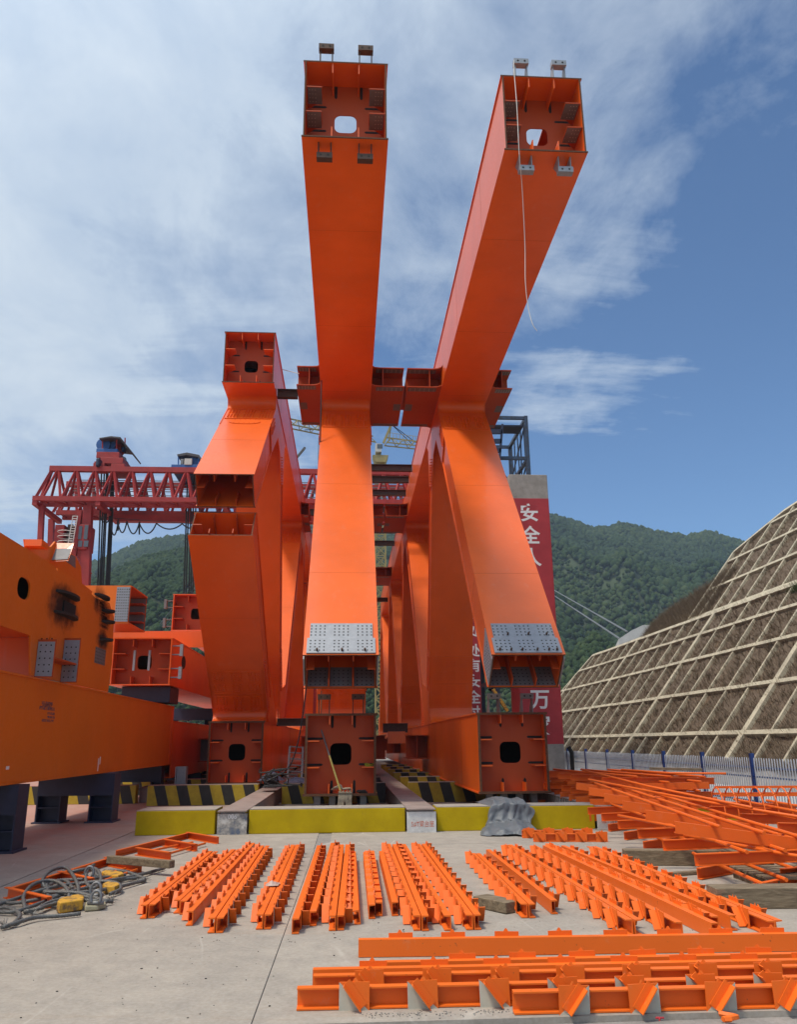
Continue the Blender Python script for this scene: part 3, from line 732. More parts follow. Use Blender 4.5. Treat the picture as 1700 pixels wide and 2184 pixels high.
# ------------------------------------------------------------------ ground, slabs, rails and striped walls
mb = MB(); mb.grid([[(x, y, -.035) for x in np.linspace(-400, 400, 9)] for y in np.linspace(-60, 420, 9)])
kind(mb.build('ground', 'dirtconc'), 'structure')
def slab(pts, name='concrete_slab'):
    mb = MB(); mb.prism([(x, y, -.034) for x, y in pts], (0, 0, .034)); return kind(mb.build(name, 'concrete'), 'structure')
slab([(-.55, 5.40), (9.25, 5.36), (9.25, 13.868), (-.49, 13.872)])
slab([(-.27, 13.884), (9.25, 13.880), (9.25, 80), (-.27, 80)])
slab([(-4.04, 1), (-.22, 1), (-.22, 5.385), (-.559, 5.387), (-.499, 13.50), (-4.06, 13.50)])
slab([(-4.05, 13.515), (-.51, 13.515), (-.49, 80), (-4.05, 80)])
slab([(-40, 1), (-4.075, 1), (-4.075, 80), (-40, 80)])
mb = MB(); mb.prism([(-.485, 13.9, -.033), (-.275, 13.9, -.033), (-.275, 60, -.033), (-.485, 60, -.033)], (0, 0, .012)); kind(mb.build('concrete_strip', 'dirtconc'), 'structure')
mb = MB(); mb.prism([(-40, 5.45, -.034), (9.25, 5.45, -.034), (9.25, 80, -.034), (-40, 80, -.034)], (0, 0, .024)); kind(mb.build('joint_filler', 'dirtconc'), 'structure')
# access road beyond the fence
mb = MB(); mb.prism([(9.3, 2, -.034), (14.0, 2, -.034), (14.0, 90, -.034), (9.3, 90, -.034)], (0, 0, .028)); kind(mb.build('road', 'roadpale'), 'structure')
mb = MB(); mb.prism([(13.95, 0, -.03), (14.2, 0, .56), (14.6, 0, .56), (14.6, 0, -.03)], (0, 92, 0)); o = mb.build('retaining_wall', 'wallconc')
tag(o, 'low grey sloped concrete wall at the foot of the planted slope', 'wall')

RAILX = [-9.2, -5.70, -2.10, 1.38, 4.98]
names = {-2.10: 'concrete beam bed with peeling blue and white end, left of the middle truss', 1.38: 'concrete beam bed with the white 5#T end plate between middle and right trusses',
         4.98: 'concrete beam bed with red 6#T lettering under the orange panel heap', -5.70: 'concrete beam bed behind the navy supports under the left girder', -9.2: 'far left concrete beam bed beyond the navy supports'}
for x in RAILX:
    front = {-2.10: 15.80, 1.38: 15.66, 4.98: 15.75}.get(x, 24.5)
    T = thing('beam_bed', (x, front, 0), names[x], 'beam bed', 'concrete beam beds')
    mb = MB(); mb.box((x-.225, front+.02, 0), (x+.225, 78, .39)); mb.build('bed_body', 'wallconc', T)
    mb = MB(); mb.box((x-.26, front+1.19, .391), (x+.26, 78, .409))
    if 'dusty' not in M: M['dusty'] = simple('dusty_steel_plate', (.33, .255, .22), .8, .1, .35, 3, .1)
    mb.build('cover_plate', 'dusty', T)
    mb = MB(); mb.prism([(x-.27, front-.05, .391), (x+.26, front-.06, .391), (x+.265, front+1.17, .391), (x-.265, front+1.17, .391)], (0, 0, .022)); mb.build('end_cover', 'dusty', T)
    mb = MB()
    for s in (-1, 1):
        for i in range(60):
            y = front+.5+i*.2
            mb.box((x+s*.238-.012, y, .02), (x+s*.238+.012, y+.07, .385))
    kind(mb.build('rib_row', 'dirtconc', T), 'stuff')
    if front < 20:
        mb = MB(); mb.box((x-.27, front-.02, 0), (x+.27, front+.018, .36))
        pm, pnt, pb = new_mat('weathered_end_plate'); pv = coords(pnt)
        if x == -2.10: cc = ramp(pnt, noise(pnt, pv, 6, 8, .7), [(.36, (.10, .13, .20)), (.46, (.22, .22, .22)), (.55, (.40, .37, .33)), (.64, (.58, .56, .52))])
        else: cc = ramp(pnt, noise(pnt, pv, 5, 8, .7), [(.30, (.16, .20, .27)), (.40, (.52, .51, .49)), (.62, (.66, .65, .62)), (.72, (.40, .36, .31))])
        L(pnt, cc, pb.inputs['Base Color']); pb.inputs['Roughness'].default_value = .7
        mb.build('end_plate', pm, T)
        s_ = {-2.10: '006', 1.38: '5#T梁台座', 4.98: '6#T梁台座'}[x]
        mt = {-2.10: 'white_paint'}.get(x, 'redletter')
        if 'redletter' not in M: M['redletter'] = simple('red_lettering', (.50, .12, .055), .8, 0, .3, 20, 0, (.55, .42, .36), .36, .5)
        if x == -2.10: txt(s_, .11, T, (x, front-.021, .31), (1, 0, 0), (0, 0, 1), 'white_paint', 'lettering', .001, .012)
        else: txt(s_, .115, T, (x+.02, front-.021, .15), (1, 0, 0), (0, 0, 1), mt, 'lettering', .001, .008, .8)

def low_wall(x0, x1, y0, y1, h, face, label, group):
    T = thing('low_wall', ((x0+x1)/2, y0, 0), label, 'wall', group)
    mb = MB(); mb.box((x0, y0, 0), (x1, y1, h-.012)); o = mb.build('wall_face', face, T); md = o.modifiers.new('bevel', 'BEVEL'); md.width = .012; md.segments = 2
    mb = MB(); mb.box((x0+.004, y0+.004, h-.0115), (x1-.004, y1-.004, h)); mb.build('wall_top', 'concrete', T)
low_wall(-3.86, -2.42, 15.85, 16.75, .43, 'ywall', 'yellow painted low wall left of the blue-white beam bed end', 'yellow front walls')
low_wall(-1.80, 1.09, 15.82, 16.5, .43, 'ywall', 'long yellow low wall in front of the middle truss', 'yellow front walls')
low_wall(1.68, 4.68, 15.80, 16.5, .43, 'ywall', 'yellow low wall in front of the right truss, under the tarpaulin', 'yellow front walls')
low_wall(5.30, 7.55, 15.80, 16.5, .43, 'ywall', 'yellow low wall behind the orange panel heap, rightmost', 'yellow front walls')
ordn = ['nearest', 'second', 'third', 'fourth', 'fifth', 'sixth', 'seventh']
bays = [(-5.40, -2.42, 'left truss'), (-1.78, 1.07, 'middle truss'), (1.70, 4.68, 'right truss')]
for i in range(6):
    y = 23.2+i*3.72
    for x0, x1, nm in bays:
        low_wall(x0, x1, y, y+.34, .53, 'stripe', f'black and yellow striped cross wall, {ordn[i]} under the {nm}', 'striped cross walls')
for i in range(4):
    y = 23.4+i*3.72
    low_wall(-9.0, -5.95, y+.8, y+1.1, .5, 'stripe', f'striped cross wall behind the navy supports, {ordn[i]} row from the viewer', 'striped cross walls')
# steel stools carrying the lower chords
sid = {'left': 'left', 'centre': 'middle', 'right': 'right'}
for nm, xc in XT.items():
    for j, y in enumerate({'centre': (19.2, 26.0), 'right': (19.3, 26.0), 'left': (25.3,)}[nm]):
        T = thing('support_stool', (xc, y, 0), f'dark steel stool under the {sid[nm]} truss lower chord' + (', front one' if j == 0 and nm != 'left' else ', rear one' if nm != 'left' else ''), 'support', 'stools under the trusses')
        for x in (-.52, -.18, .18, .52):
            mb = MB(); mb.ibeam((xc+x, y, .0), (xc+x, y, .44), .16, .14, .012, .01, (0, 1, 0)); mb.build('leg', 'brown_steel' if j else 'steel', T)
        mb = MB(); mb.box((xc-.7, y-.15, .441), (xc+.7, y+.15, .459)); mb.build('top_plate', 'brown_steel', T)

# ------------------------------------------------------------------ tie beams between the trusses
def tie(x0, x1, y, z, h, label):
    mb = MB(); mb.ibeam((x0, y, z), (x1, y, z), h, .2, .02, .015, (0, 0, 1)); tag(mb.build('tie_beam', 'brown_steel'), label, 'tie beam', 'steel tie beams between the trusses')
tie(XT['left']+.82, XT['centre']-1.63, 25.0, 12.95, .30, 'brown steel tie beam between left and middle truss nodes')
tie(XT['left']+.82, XT['centre']-.82, 44.5, 14.4, .36, 'brown steel tie beam high between left and middle trusses, far back')
for i, (y, z) in enumerate(((36.0, 14.2), (38.2, 14.35), (40.3, 14.3), (44.3, 14.55), (48.5, 14.4), (51, 14.2), (60, 12.0))):
    tie(XT['centre']+.82, XT['right']-.82, y, z, .32, f'brown steel tie beam between middle and right trusses, {ordn[i]} from the viewer')
tie(1.35, 2.3, 31.5, 2.12, .34, 'short brown I-beam end above the lower stubs between middle and right trusses')
tie(XT['left']+.82, XT['centre']-.82, 29.0, 2.30, .26, 'brown steel beam low between left and middle trusses')
mb = MB(); mb.box((1.5, 30.75, 1.55), (2.15, 30.80, 1.98)); tag(mb.build('bridging_plate', 'orange'), 'pinkish orange plate bridging the lower cross-beam stubs', 'plate')

# ------------------------------------------------------------------ fence
FX = 9.7
posts = [19.45+2.78*i for i in range(-4, 12)]
T = thing('fence', (FX, posts[0], 0), 'white picket fence with blue posts and rails along the road on the right', 'fence')
for y in posts:
    mb = MB(); mb.box((FX-.045, y-.045, -.02), (FX+.045, y+.045, 1.27)); mb.build('post', 'fence_blue', T)
for z in (.95, .74, .18):
    mb = MB(); mb.box((FX-.024, posts[0], z-.02), (FX+.018, posts[-1], z+.02)); mb.build('rail', 'fence_blue', T)
mb = MB(); y = posts[0]+.1
while y < posts[-1]:
    if min(abs(y-p) for p in posts) > .07:
        zt = 1.17+random.uniform(-.006, .006)
        mb.prism([(FX-.042, y-.017, .03), (FX-.042, y+.017, .03), (FX-.042, y+.017, zt-.05), (FX-.042, y+.004, zt), (FX-.042, y-.004, zt), (FX-.042, y-.017, zt-.05)], (.016, 0, 0))
    y += .118
kind(mb.build('pickets', 'fence_white', T), 'stuff')
mb = MB(); mb.tube([(9.45, 34.6, 0), (9.45, 34.6, .7), (9.47, 34.6, 1.1), (9.34, 34.6, 1.35)], .09, 8); tag(mb.build('bent_post', 'black_steel'), 'bent black post by the red column at the end of the fence', 'post')

# ------------------------------------------------------------------ lattice slope
TAN = 1.25; X0, Z0 = 15.0, 1.75
def s1(u, y): return Vector((X0+u, y, Z0+TAN*u))
UT = 5.16
X2, Z2 = 22.14, 8.95
def s2(u, y): return Vector((X2+u, y, Z2+TAN*u))
Y1 = 71.0    # far end of the lower tier
def plane2(px, py):       # photo point on the upper tier plane
    r = ray(px, py); nrm = Vector((-TAN, 0, 1)); p0 = Vector((X2, 0, Z2)); cam_ = Vector((0, 0, H))
    t = nrm.dot(p0-cam_)/nrm.dot(r); return cam_+r*t
pt = lambda c: (.59*(1900+.577*c[0]), .59*(1800+.577*c[1]))
edge2 = [s2(0, 50.3), s2(3.62, 50.3), s2(4.23, 48.2), s2(4.87, 45.8), s2(5.15, 43.0), s2(5.6, 36.0), s2(6.6, 26), s2(7.2, 8)]
def top2(y):            # height of the upper tier along Y (u coordinate)
    E_ = sorted((p.y, p.x-X2) for p in edge2[1:])
    if y <= E_[0][0]: return E_[0][1]+(E_[0][0]-y)*.18
    for (ya, ua), (yb, ub) in zip(E_, E_[1:]):
        if ya <= y <= yb: return ua+(ub-ua)*(y-ya)/(yb-ya)
    return 0.0
Y2 = 50.3
mb = MB(); ys = np.linspace(8, Y1, 66)
def bumpy(p, k=.06): return p+Vector((random.uniform(-k, k), 0, random.uniform(-k, k)))
def um(y): return UT if y < Y1-6 else UT*max(.05, (Y1-y)/6.0)
mb.grid([[Vector((14.55, y, .5))]+[bumpy(s1(-.9+(um(y)+.9)*u, y)) for u in np.linspace(0, 1, 14)]+[bumpy(s1(um(y), y)+Vector((X2-.05-X0-UT, 0, .1)))] for y in ys])
mb.grid([[bumpy(s2(u*top2(y), y)) if u > 0 else s2(0, y) for u in np.linspace(0, 1, 12)]+[s2(top2(y), y)+Vector((5, 0, -2.5))] for y in np.linspace(8, Y2-.05, 50)])
# earth end of the lower tier
mb.grid([[s1(um(y), y)+Vector((1.4, 0, .1)), s1(um(y), y)+Vector((9, 3, -.5))] for y in np.linspace(Y1-6.5, Y1, 8)])
# natural grassy hillside running on beyond the upper tier
nat = sorted([plane2(*q) for q in ((1393, 1338), (1431, 1303), (1479, 1272), (1532, 1238), (1545, 1225))], key=lambda p: p.y)
def topn(y):
    E_ = [(p.y, p.x-X2) for p in nat]
    if y <= E_[0][0]: return E_[0][1]
    for (ya, ua), (yb, ub) in zip(E_, E_[1:]):
        if ya <= y <= yb: return ua+(ub-ua)*(y-ya)/(yb-ya)
    return E_[-1][1]
YN = nat[-1].y
mb.grid([[bumpy(s2(-.6+(topn(y)+.6)*u, y)+Vector((0, 0, -.18)), .10) for u in np.linspace(0, 1, 10)]+[s2(topn(y), y)+Vector((5, 1, -1.5))] for y in np.linspace(nat[0].y-2.5, YN, 30)])
kind(mb.build('slope', 'soil', smooth=True), 'structure')
T = thing('slope_lattice', (15, 20, 1.2), 'pale concrete lattice of ribs and beams over the brown slope on the right', 'slope lattice')
TH = .18
nrm = Vector((-TAN, 0, 1)).normalized(); SD = Vector((1, 0, TAN)).normalized()
levels = [0.0, 1.50, 3.00, 4.22, UT]
for u in levels:
    a, b = s1(u, 8), s1(u, Y1-(u/UT)*6.0)
    mb = MB(); wd = .24 if u == UT else .19
    # slightly irregular cast beam
    ysb = np.linspace(a.y, b.y, 26)
    for ya, yb in zip(ysb, ysb[1:]):
        j = random.uniform(-.012, .012)
        mb.bar(s1(u, ya)+nrm*(.02+j), s1(u, yb)+nrm*(.02+j), wd, .30, nrm, 0)
    mb.build('beam', 'beamconc', T)
mb = MB(); a_ = s1(UT, 8)+Vector((.12, 0, .06)); b_ = Vector((X2-.08, 8, Z2-.10)); mb.prism([a_, b_, b_-Vector((0, 0, .12)), a_-Vector((0, 0, .12))], (0, Y1-14.2, 0)); mb.build('berm_slab', 'beamconc', T)
i = 0; y = 12.3
while y < Y1+1:
    wd = .34 if i % 6 == 3 else .13
    ut = UT-.02
    if y > Y1-6.0: ut = UT*max(0.1, (Y1-y)/6.0)
    mb = MB(); mb.bar(s1(-.75, y)-nrm*.01, s1(ut, y)-nrm*.01, wd, .30+(.06 if wd > .3 else 0), nrm, 0); mb.build('rib', 'beamconc', T)
    i += 1; y += 2.0
mb = MB(); mb.bar(s1(-.7, Y1)+nrm*.02, s1(UT, Y1-6.0)+nrm*.02, .3, .32, nrm); mb.build('rib', 'beamconc', T)
for u in (0.0, 1.58, 3.09, 4.5, 5.7, 7.2):
    yb = 8
    while yb < Y2 and top2(yb) > u+.05: yb += .1
    if yb > 9:
        mb = MB(); mb.bar(s2(u, 8)+nrm*.02, s2(u, yb)+nrm*.02, .20, .32, nrm); mb.build('beam', 'beamconc', T)
y = 12.8
while y < Y2-.3:
    u = top2(y)
    if y > Y2-.8: break
    mb = MB(); mb.bar(s2(0, y)+nrm*.0, s2(u, y)+nrm*.0, .15, .32, nrm); mb.build('rib', 'beamconc', T); y += 2.0
E2 = sorted(edge2, key=lambda p: -p.y)
for p, q in zip(E2, E2[1:]):
    mb = MB(); mb.bar(p+nrm*.04, q+nrm*.04, .24, .34, nrm); mb.build('edge_beam', 'beamconc', T)

# dry grass on the slope
V, Fc, Ti = [], [], []
def tuft(p, h, n, spread, up):
    for _ in range(n):
        a = random.uniform(0, 2*PI); l = h*random.uniform(.5, 1.15); dx = math.cos(a)*spread*random.random(); dy = math.sin(a)*spread*random.random()
        b = p+Vector((math.cos(a), math.sin(a), 0))*random.uniform(0, .12); wv = Vector((-math.sin(a), math.cos(a), 0))*random.uniform(.006, .016)
        k = len(V); V.extend([b-wv, b+wv, b+up*l+Vector((dx, dy, 0))]); Fc.append((k, k+1, k+2))
Vc = [V, Fc]
for _ in range(40000):
    y = 9+62*random.random()**1.3; 
    if random.random() < .66:
        u = random.uniform(-.9, UT); p = s1(u, y)
        if y > Y1-.5 or u > um(y): continue
    else:
        tt = top2(y)
        if tt < .3: continue
        p = s2(random.uniform(0, tt), y)
    tuft(p, random.uniform(.12, .36), 5, .25, Vector((-.35, 0, .95)))
for _ in range(2600):   # thicker growth along the toe
    y = random.uniform(9, 56); tuft(Vector((random.uniform(14.5, 14.95), y, .5+random.random()*.4)), random.uniform(.3, .8), 6, .3, Vector((-.15, 0, 1)))
for _ in range(7000):
    y = random.uniform(nat[0].y-2, YN); u = random.uniform(-.4, max(.1, topn(y)))
    tuft(s2(u, y)+Vector((0, 0, -.15)), random.uniform(.3, .7), 5, .35, Vector((-.3, 0, 1)))
def fast_mesh(name, verts, faces, mats, tint=None):
    me = bpy.data.meshes.new(name); me.from_pydata(verts, [], faces)
    for m_ in mats: me.materials.append(M[m_])
    o = bpy.data.objects.new(name, me); C.objects.link(o); return o
kind(fast_mesh('dry_grass', V, Fc, ['spangle']), 'stuff')
V, Fc = [], []
for _ in range(520):
    y = random.choice([14, 17.5, 19, 22.3, 26, 29, 33, 41])+random.gauss(0, .7); tuft(Vector((random.uniform(14.45, 14.8), y, .45)), random.uniform(.2, .5), 9, .35, Vector((-.15, 0, 1)))
for _ in range(60):
    tuft(s1(UT-.3, 33+random.gauss(0, .6)), .5, 8, .5, Vector((-.2, 0, 1)))
kind(fast_mesh('weeds', V, Fc, ['greenleaf']), 'stuff')

# anchorage block and main cables
A0 = aty(1320, 1375, 80)
T = thing('anchorage', (A0.x+3, 74, A0.z-2), 'white concrete cable anchorage block above the end of the lattice slope', 'anchorage')
def ap(px, py, y=80): return aty(px, py, y)
poly = [ap(1320, 1385), ap(1320, 1363), ap(1347, 1345), ap(1372, 1333), ap(1395, 1333), ap(1395, 1385)]
mb = MB(); mb.prism([p-Vector((0, 0, 1.5)) if i in (0, 5) else p for i, p in enumerate(poly)], (2.5, 9, 0)); mb.build('block', 'anchorconc', T)
for j, ((a, b), (c_, d_)) in enumerate((((1322, 1362), (1188, 1274)), ((1338, 1347), (1188, 1262)))):
    p, q = ap(a, b, 80.5), aty(c_, d_, 175); far = p+(q-p)*3.0
    mb = MB(); mb.tube([p, far], .10, 6); tag(mb.build('main_cable', 'steel'), ('lower' if j == 0 else 'upper')+' grey suspension cable rising left from the white anchorage', 'cable')
for j, (a, b, c_, d_) in enumerate(((342, 1330, 420, 1235), (351, 1336, 420, 1250))):
    p, q = aty(a, b, 190), aty(c_, d_, 150); mb = MB(); mb.tube([p, q+(q-p)*1.5], .18, 6); tag(mb.build('main_cable', 'steel'), 'pale suspension cable slanting behind the left yard, '+('left one' if j == 0 else 'right one'), 'cable')

# ------------------------------------------------------------------ mountains and forest
FAR = [(-400, 1290), (0, 1260), (150, 1222), (205, 1203), (240, 1187), (290, 1166), (330, 1152), (385, 1143), (415, 1139), (500, 1128), (655, 1118), (750, 1128), (830, 1112), (1000, 1095), (1130, 1091), (1178, 1100),
       (1215, 1107), (1265, 1127), (1300, 1125), (1320, 1116), (1350, 1120), (1410, 1138), (1465, 1146), (1510, 1135), (1560, 1149), (1590, 1158), (1650, 1186), (1760, 1225), (2100, 1330)]
NEAR = [(-500, 1400), (0, 1300), (150, 1258), (205, 1234), (240, 1219), (280, 1201), (330, 1183), (385, 1173), (415, 1169), (520, 1180), (640, 1235), (760, 1330), (850, 1420), (930, 1480), (1050, 1500), (1180, 1440), (1260, 1400), (1420, 1345), (1560, 1330), (1760, 1330), (2100, 1380)]
from mathutils import noise as mn
def ridge(pts, Yc, Y0, step, name, ntree, rt, seed, zlow=-4):
    pr = [aty(x, y, Yc) for x, y in pts]; A = np.array([p.x/Yc for p in pr]); Z = np.array([p.z for p in pr])
    as_ = np.linspace(A[0], A[-1], 220); ts = np.linspace(0, 1.15, 46)
    def h(a, t):
        zc = float(np.interp(a, A, Z)); g = t if t <= 1 else 2-t
        Y = Y0+(Yc-Y0)*t
        p = Vector((a*Y, Y, seed*9))
        nz = mn.fractal(p*.006, .9, 2.1, 5)*26*min(1, g*2.2)*(1-max(0, g-.86)/.14 if g > .86 else 1)+mn.fractal(p*.03, .8, 2, 3)*3*(1 if g < .9 else .3)
        gully = -abs(mn.noise(Vector((a*14+seed, t*.8, seed))))*22*g*(1-g)*2
        return Vector((a*Y, Y, zlow*(1-g)+zc*(g**.93)+nz*(1-abs(2*g-1))**.5+gully if g < 1 else zc))
    mb = MB(); mb.grid([[h(a, t)-Vector((0, 0, 2.0)) for a in as_] for t in ts])
    kind(mb.build(name, 'mount', smooth=True), 'structure')
    # crowns
    base = bmesh.new(); bmesh.ops.create_icosphere(base, subdivisions=1 if rt else 2, radius=1)
    bv = np.array([v.co[:] for v in base.verts]); bf = np.array([[v.index for v in f.verts] for f in base.faces]); base.free()
    variants = []
    for k in range(6):
        q = bv.copy()
        for i in range(len(q)):
            q[i] *= 1+.42*mn.noise(Vector(q[i])*1.9+Vector((k*7.3, 0, 0)))+.22*mn.noise(Vector(q[i])*4.5+Vector((0, k*5.1, 0)))
        variants.append(q)
    VV, FF, TT = [], [], []; nv = 0; n = 0
    while n < ntree:
        a = random.uniform(as_[0], as_[-1]); t = random.random()**.75*1.02
        p = h(a, t); Y = p.y
        if abs(a) > 1.0: continue
        if random.random() > (Y/Yc): continue
        r = rt*random.uniform(.55, 1.25)*(.75+.5*max(0, mn.noise(Vector((p.x*.02, p.y*.02, 3)))+.5))
        if random.random() < .12: r *= 1.4
        q = variants[random.randrange(6)]; c, s = math.cos(random.random()*6.28), 0; ang = random.random()*6.28
        c, s = math.cos(ang), math.sin(ang)
        zz_ = r*random.uniform(.85, 1.5)
        P = np.empty_like(q); P[:, 0] = (q[:, 0]*c-q[:, 1]*s)*r+p.x; P[:, 1] = (q[:, 0]*s+q[:, 1]*c)*r+p.y; P[:, 2] = q[:, 2]*zz_+p.z+zz_*.3
        VV.append(P); FF.append(bf+nv); nv += len(P)
        pt_ = mn.noise(Vector((p.x*.012, p.y*.012, 9)))*.5+.45
        TT.append(np.full(len(P), min(1, max(0, pt_+random.gauss(0, .22))))); n += 1
    VV = np.concatenate(VV); FF = np.concatenate(FF); TT = np.concatenate(TT)
    me = bpy.data.meshes.new('forest'); me.vertices.add(len(VV)); me.vertices.foreach_set('co', VV.ravel().astype(np.float32))
    me.loops.add(FF.size); me.loops.foreach_set('vertex_index', FF.ravel().astype(np.int32))
    me.polygons.add(len(FF)); me.polygons.foreach_set('loop_start', np.arange(0, FF.size, 3, dtype=np.int32)); me.polygons.foreach_set('loop_total', np.full(len(FF), 3, dtype=np.int32))
    at = me.attributes.new('tint', 'FLOAT', 'POINT'); at.data.foreach_set('value', TT.astype(np.float32))
    me.materials.append(M['forest']); me.update(calc_edges=True); me.validate()
    o = bpy.data.objects.new('forest', me); C.objects.link(o); kind(o, 'stuff')
ridge(FAR, 640, 230, 1, 'mountain', 62000, 1.5, 1)
ridge(NEAR, 330, 150, 1, 'hill', 46000, .75, 2)

# ------------------------------------------------------------------ red gantry crane behind the trusses
T = thing('gantry_crane', (-16, 51.5, 0), 'red lattice gantry crane spanning behind the orange trusses, with operator cabin on its left leg', 'gantry crane')
GY = (50.0, 53.2); xL, xR = -19.6, 9.5; zb, zt = 16.55, 18.75
def gx(px): return aty(px, 1040, 50).x
for gi, gy in enumerate(GY):
    mb = MB(); mb.bar((xL+.25, gy, zt), (xR, gy, zt), .34, .34); mb.build('top_chord', 'red', T)
    for s in (-.62, .62):
        mb = MB(); mb.bar((xL-.35 if gi == 0 else xL, gy+s, zb), (xR, gy+s, zb), .24, .30); mb.build('bottom_chord', 'red', T)
    mb = MB(); x = xL+.2; st = 1.17; i = 0
    while x < xR-.5:
        for s in (-.62, .62):
            xa, xb = (x, x+st/2) if i % 2 == 0 else (x+st/2, x)
            mb.bar((x+.05, gy+s, zb+.1), (x+st*.46, gy+s*.12, zt-.12), .13, .13); mb.bar((x+st*.54, gy+s*.12, zt-.12), (x+st-.05, gy+s, zb+.1), .13, .13)
        mb.bar((x, gy-.62, zb), (x, gy+.62, zb), .1, .1); mb.bar((x, gy-.62, zb-.02), (x+st, gy+.62, zb-.02), .07, .07)
        x += st; i += 1
    mb.bar((xL-.3, gy+.4, zb+.1), (xL+.35, gy, zt-.1), .18, .18); mb.bar((xL-.3, gy-.4, zb+.1), (xL+.35, gy, zt-.1), .18, .18)
    mb.build('lattice', 'red', T)
for x in (xL-.2, -15.9, -8, 0, 8):
    mb = MB(); mb.bar((x, GY[0]-.7, zb-.28), (x, GY[1]+.7, zb-.28), .3, .3); mb.build('cross_beam', 'red', T)
mb = MB()
for z_ in (zt-.25, zt-.55, zb+1.2): mb.bar((xL+1, GY[0]+1.5, z_), (xR, GY[0]+1.5, z_), .05, .05); mb.bar((xL+1, GY[0]+2.1, z_-.1), (xR, GY[0]+2.1, z_-.1), .05, .05)
mb.build('handrail', 'steel', T)
mb = MB(); mb.box((xL+.5, GY[0]+1.0, zb+.2), (-4, GY[0]+1.6, zb+.26)); mb.build('walkway', 'red', T)
mb = MB(); mb.bar((-15.4, 52.0, zb-.55), (xR, 52.0, zb-.55), .5, .45); mb.build('service_beam', 'red', T)
def leg(px0, y0, px1, y1, w_, h_=None):
    p, q = aty(px0, 1085, y0), aty(px1, 1290, y1); q.z = 0; q.x = p.x+(q.x-p.x)*1.6
    mb = MB(); mb.bar((p.x, y0, zb-.3), (q.x, y1, 0), w_, h_ or w_, (0, 1, 0)); mb.build('leg', 'red', T)
leg(88, 50, 86, 49.6, .30); leg(112, 53.2, 118, 54, .34); leg(187, 50, 187, 49.8, .52, .5); leg(176, 53.2, 172, 54, .4)
mb = MB(); p, q = aty(170, 1090, 50), aty(155, 1200, 50); mb.bar(p, q, .3, .3); mb.bar(aty(150, 1180, 50), aty(190, 1225, 50), .35, .3); mb.bar(aty(168, 1200, 50), aty(190, 1200, 50), .2, .2); mb.bar(aty(88, 1230, 50), aty(186, 1195, 50), .3, .3); mb.build('brace', 'red', T)
def crate(px0, py0, px1, py1, y, dep, mat, name, bev=.0):
    a, b = aty(px0, py1, y), aty(px1, py0, y); mb = MB(); mb.box((a.x, y, a.z), (b.x, y+dep, b.z)); return mb.build(name, mat, T, bevel=bev)
crate(112, 1119, 137, 1162, 50.2, 1.2, 'red', 'equipment_box', .03); crate(139, 1118, 155, 1160, 50.6, 1.0, 'brown_steel', 'equipment_box', .03)
cab = crate(163, 1118, 190, 1172, 49.6, 1.3, 'red', 'cabin', .06)
for (a, b, c_, d_) in ((165, 1122, 175, 1150), (177, 1120, 188, 1150), (165, 1153, 175, 1166), (177, 1153, 188, 1166)):
    p, q = aty(a, d_, 49.57), aty(b if False else c_, b, 49.57); mb = MB(); mb.box((p.x, 49.57, p.z), (q.x, 49.595, q.z)); mb.build('pane', 'glass', cab)
mb = MB()
for px in (149, 159):
    mb.tube([aty(px+6, 1100, 49.4), aty(px-9, 1185, 49.4)], .03, 5)
for i in range(16):
    mb.tube([aty(155-15*i/16, 1101+84*i/16, 49.4), aty(165-15*i/16, 1101+84*i/16, 49.4)], .022, 5)
for i in range(4):
    c_ = aty(140, 1135+11*i, 49.6); mb.tube([c_+Vector((.5*math.cos(t), .5*math.sin(t), 0)) for t in np.linspace(0, PI*2, 12)], .025, 5)
mb.build('ladder', 'whitecable', T)
# trolleys
T1 = thing('crane_trolley', aty(235, 1000, 51.5), 'tall red and blue winch trolley with canopy on the gantry crane, left of the two', 'crane trolley', 'trolleys on the gantry crane')
def part_box(Tg, px0, py0, px1, py1, y, dep, mat, name, bev=.02):
    a, b = aty(px0, py1, y), aty(px1, py0, y); mb = MB(); mb.box((a.x, y, a.z), (b.x, y+dep, b.z)); return mb.build(name, mat, Tg, bevel=bev)
for (a, b, c_, d_) in ((197, 987, 222, 1000), (235, 989, 265, 1000)): part_box(T1, a, b, c_, d_, 50, 1.0, 'red', 'bogie'); part_box(T1, a+2, b-3, c_+2, d_-3, 52.7, 1.0, 'red', 'bogie')
part_box(T1, 213, 976, 262, 988, 50.2, 3.2, 'red', 'frame'); part_box(T1, 204, 964, 254, 976, 50.4, 3.0, 'red', 'frame'); part_box(T1, 204, 957, 250, 964, 50.5, 2.8, 'blue', 'winch_base')
part_box(T1, 202, 976, 212, 994, 49.6, .7, 'navy', 'motor', .08)
mb = MB(); c_ = aty(219, 948, 50.8); mb.tube([c_, c_+Vector((0, 2.2, 0))], .45, 20); c2 = aty(236, 948, 51); mb.tube([c2, c2+Vector((0, 1.5, 0))], .30, 16); mb.tube([c_+Vector((-.1, .9, 0)), c_+Vector((1.2, .9, 0))], .18, 12); mb.build('winch_drum', 'blue', T1)
part_box(T1, 240, 942, 258, 962, 51.4, .8, 'red', 'gearbox'); part_box(T1, 259, 974, 266, 982, 51, .4, 'steel', 'junction_box')
mb = MB()
for px, y in ((218, 50.6), (248, 50.6), (222, 53), (266, 53)): mb.tube([aty(px, 968, y), aty(px, 934, y)], .045, 6)
mb.build('canopy_post', 'red', T1)
mb = MB(); a, b, c3_, d3 = aty(211, 931, 50.2), aty(252, 933, 50.2), aty(272, 955, 52.5), aty(236, 929, 53.6)
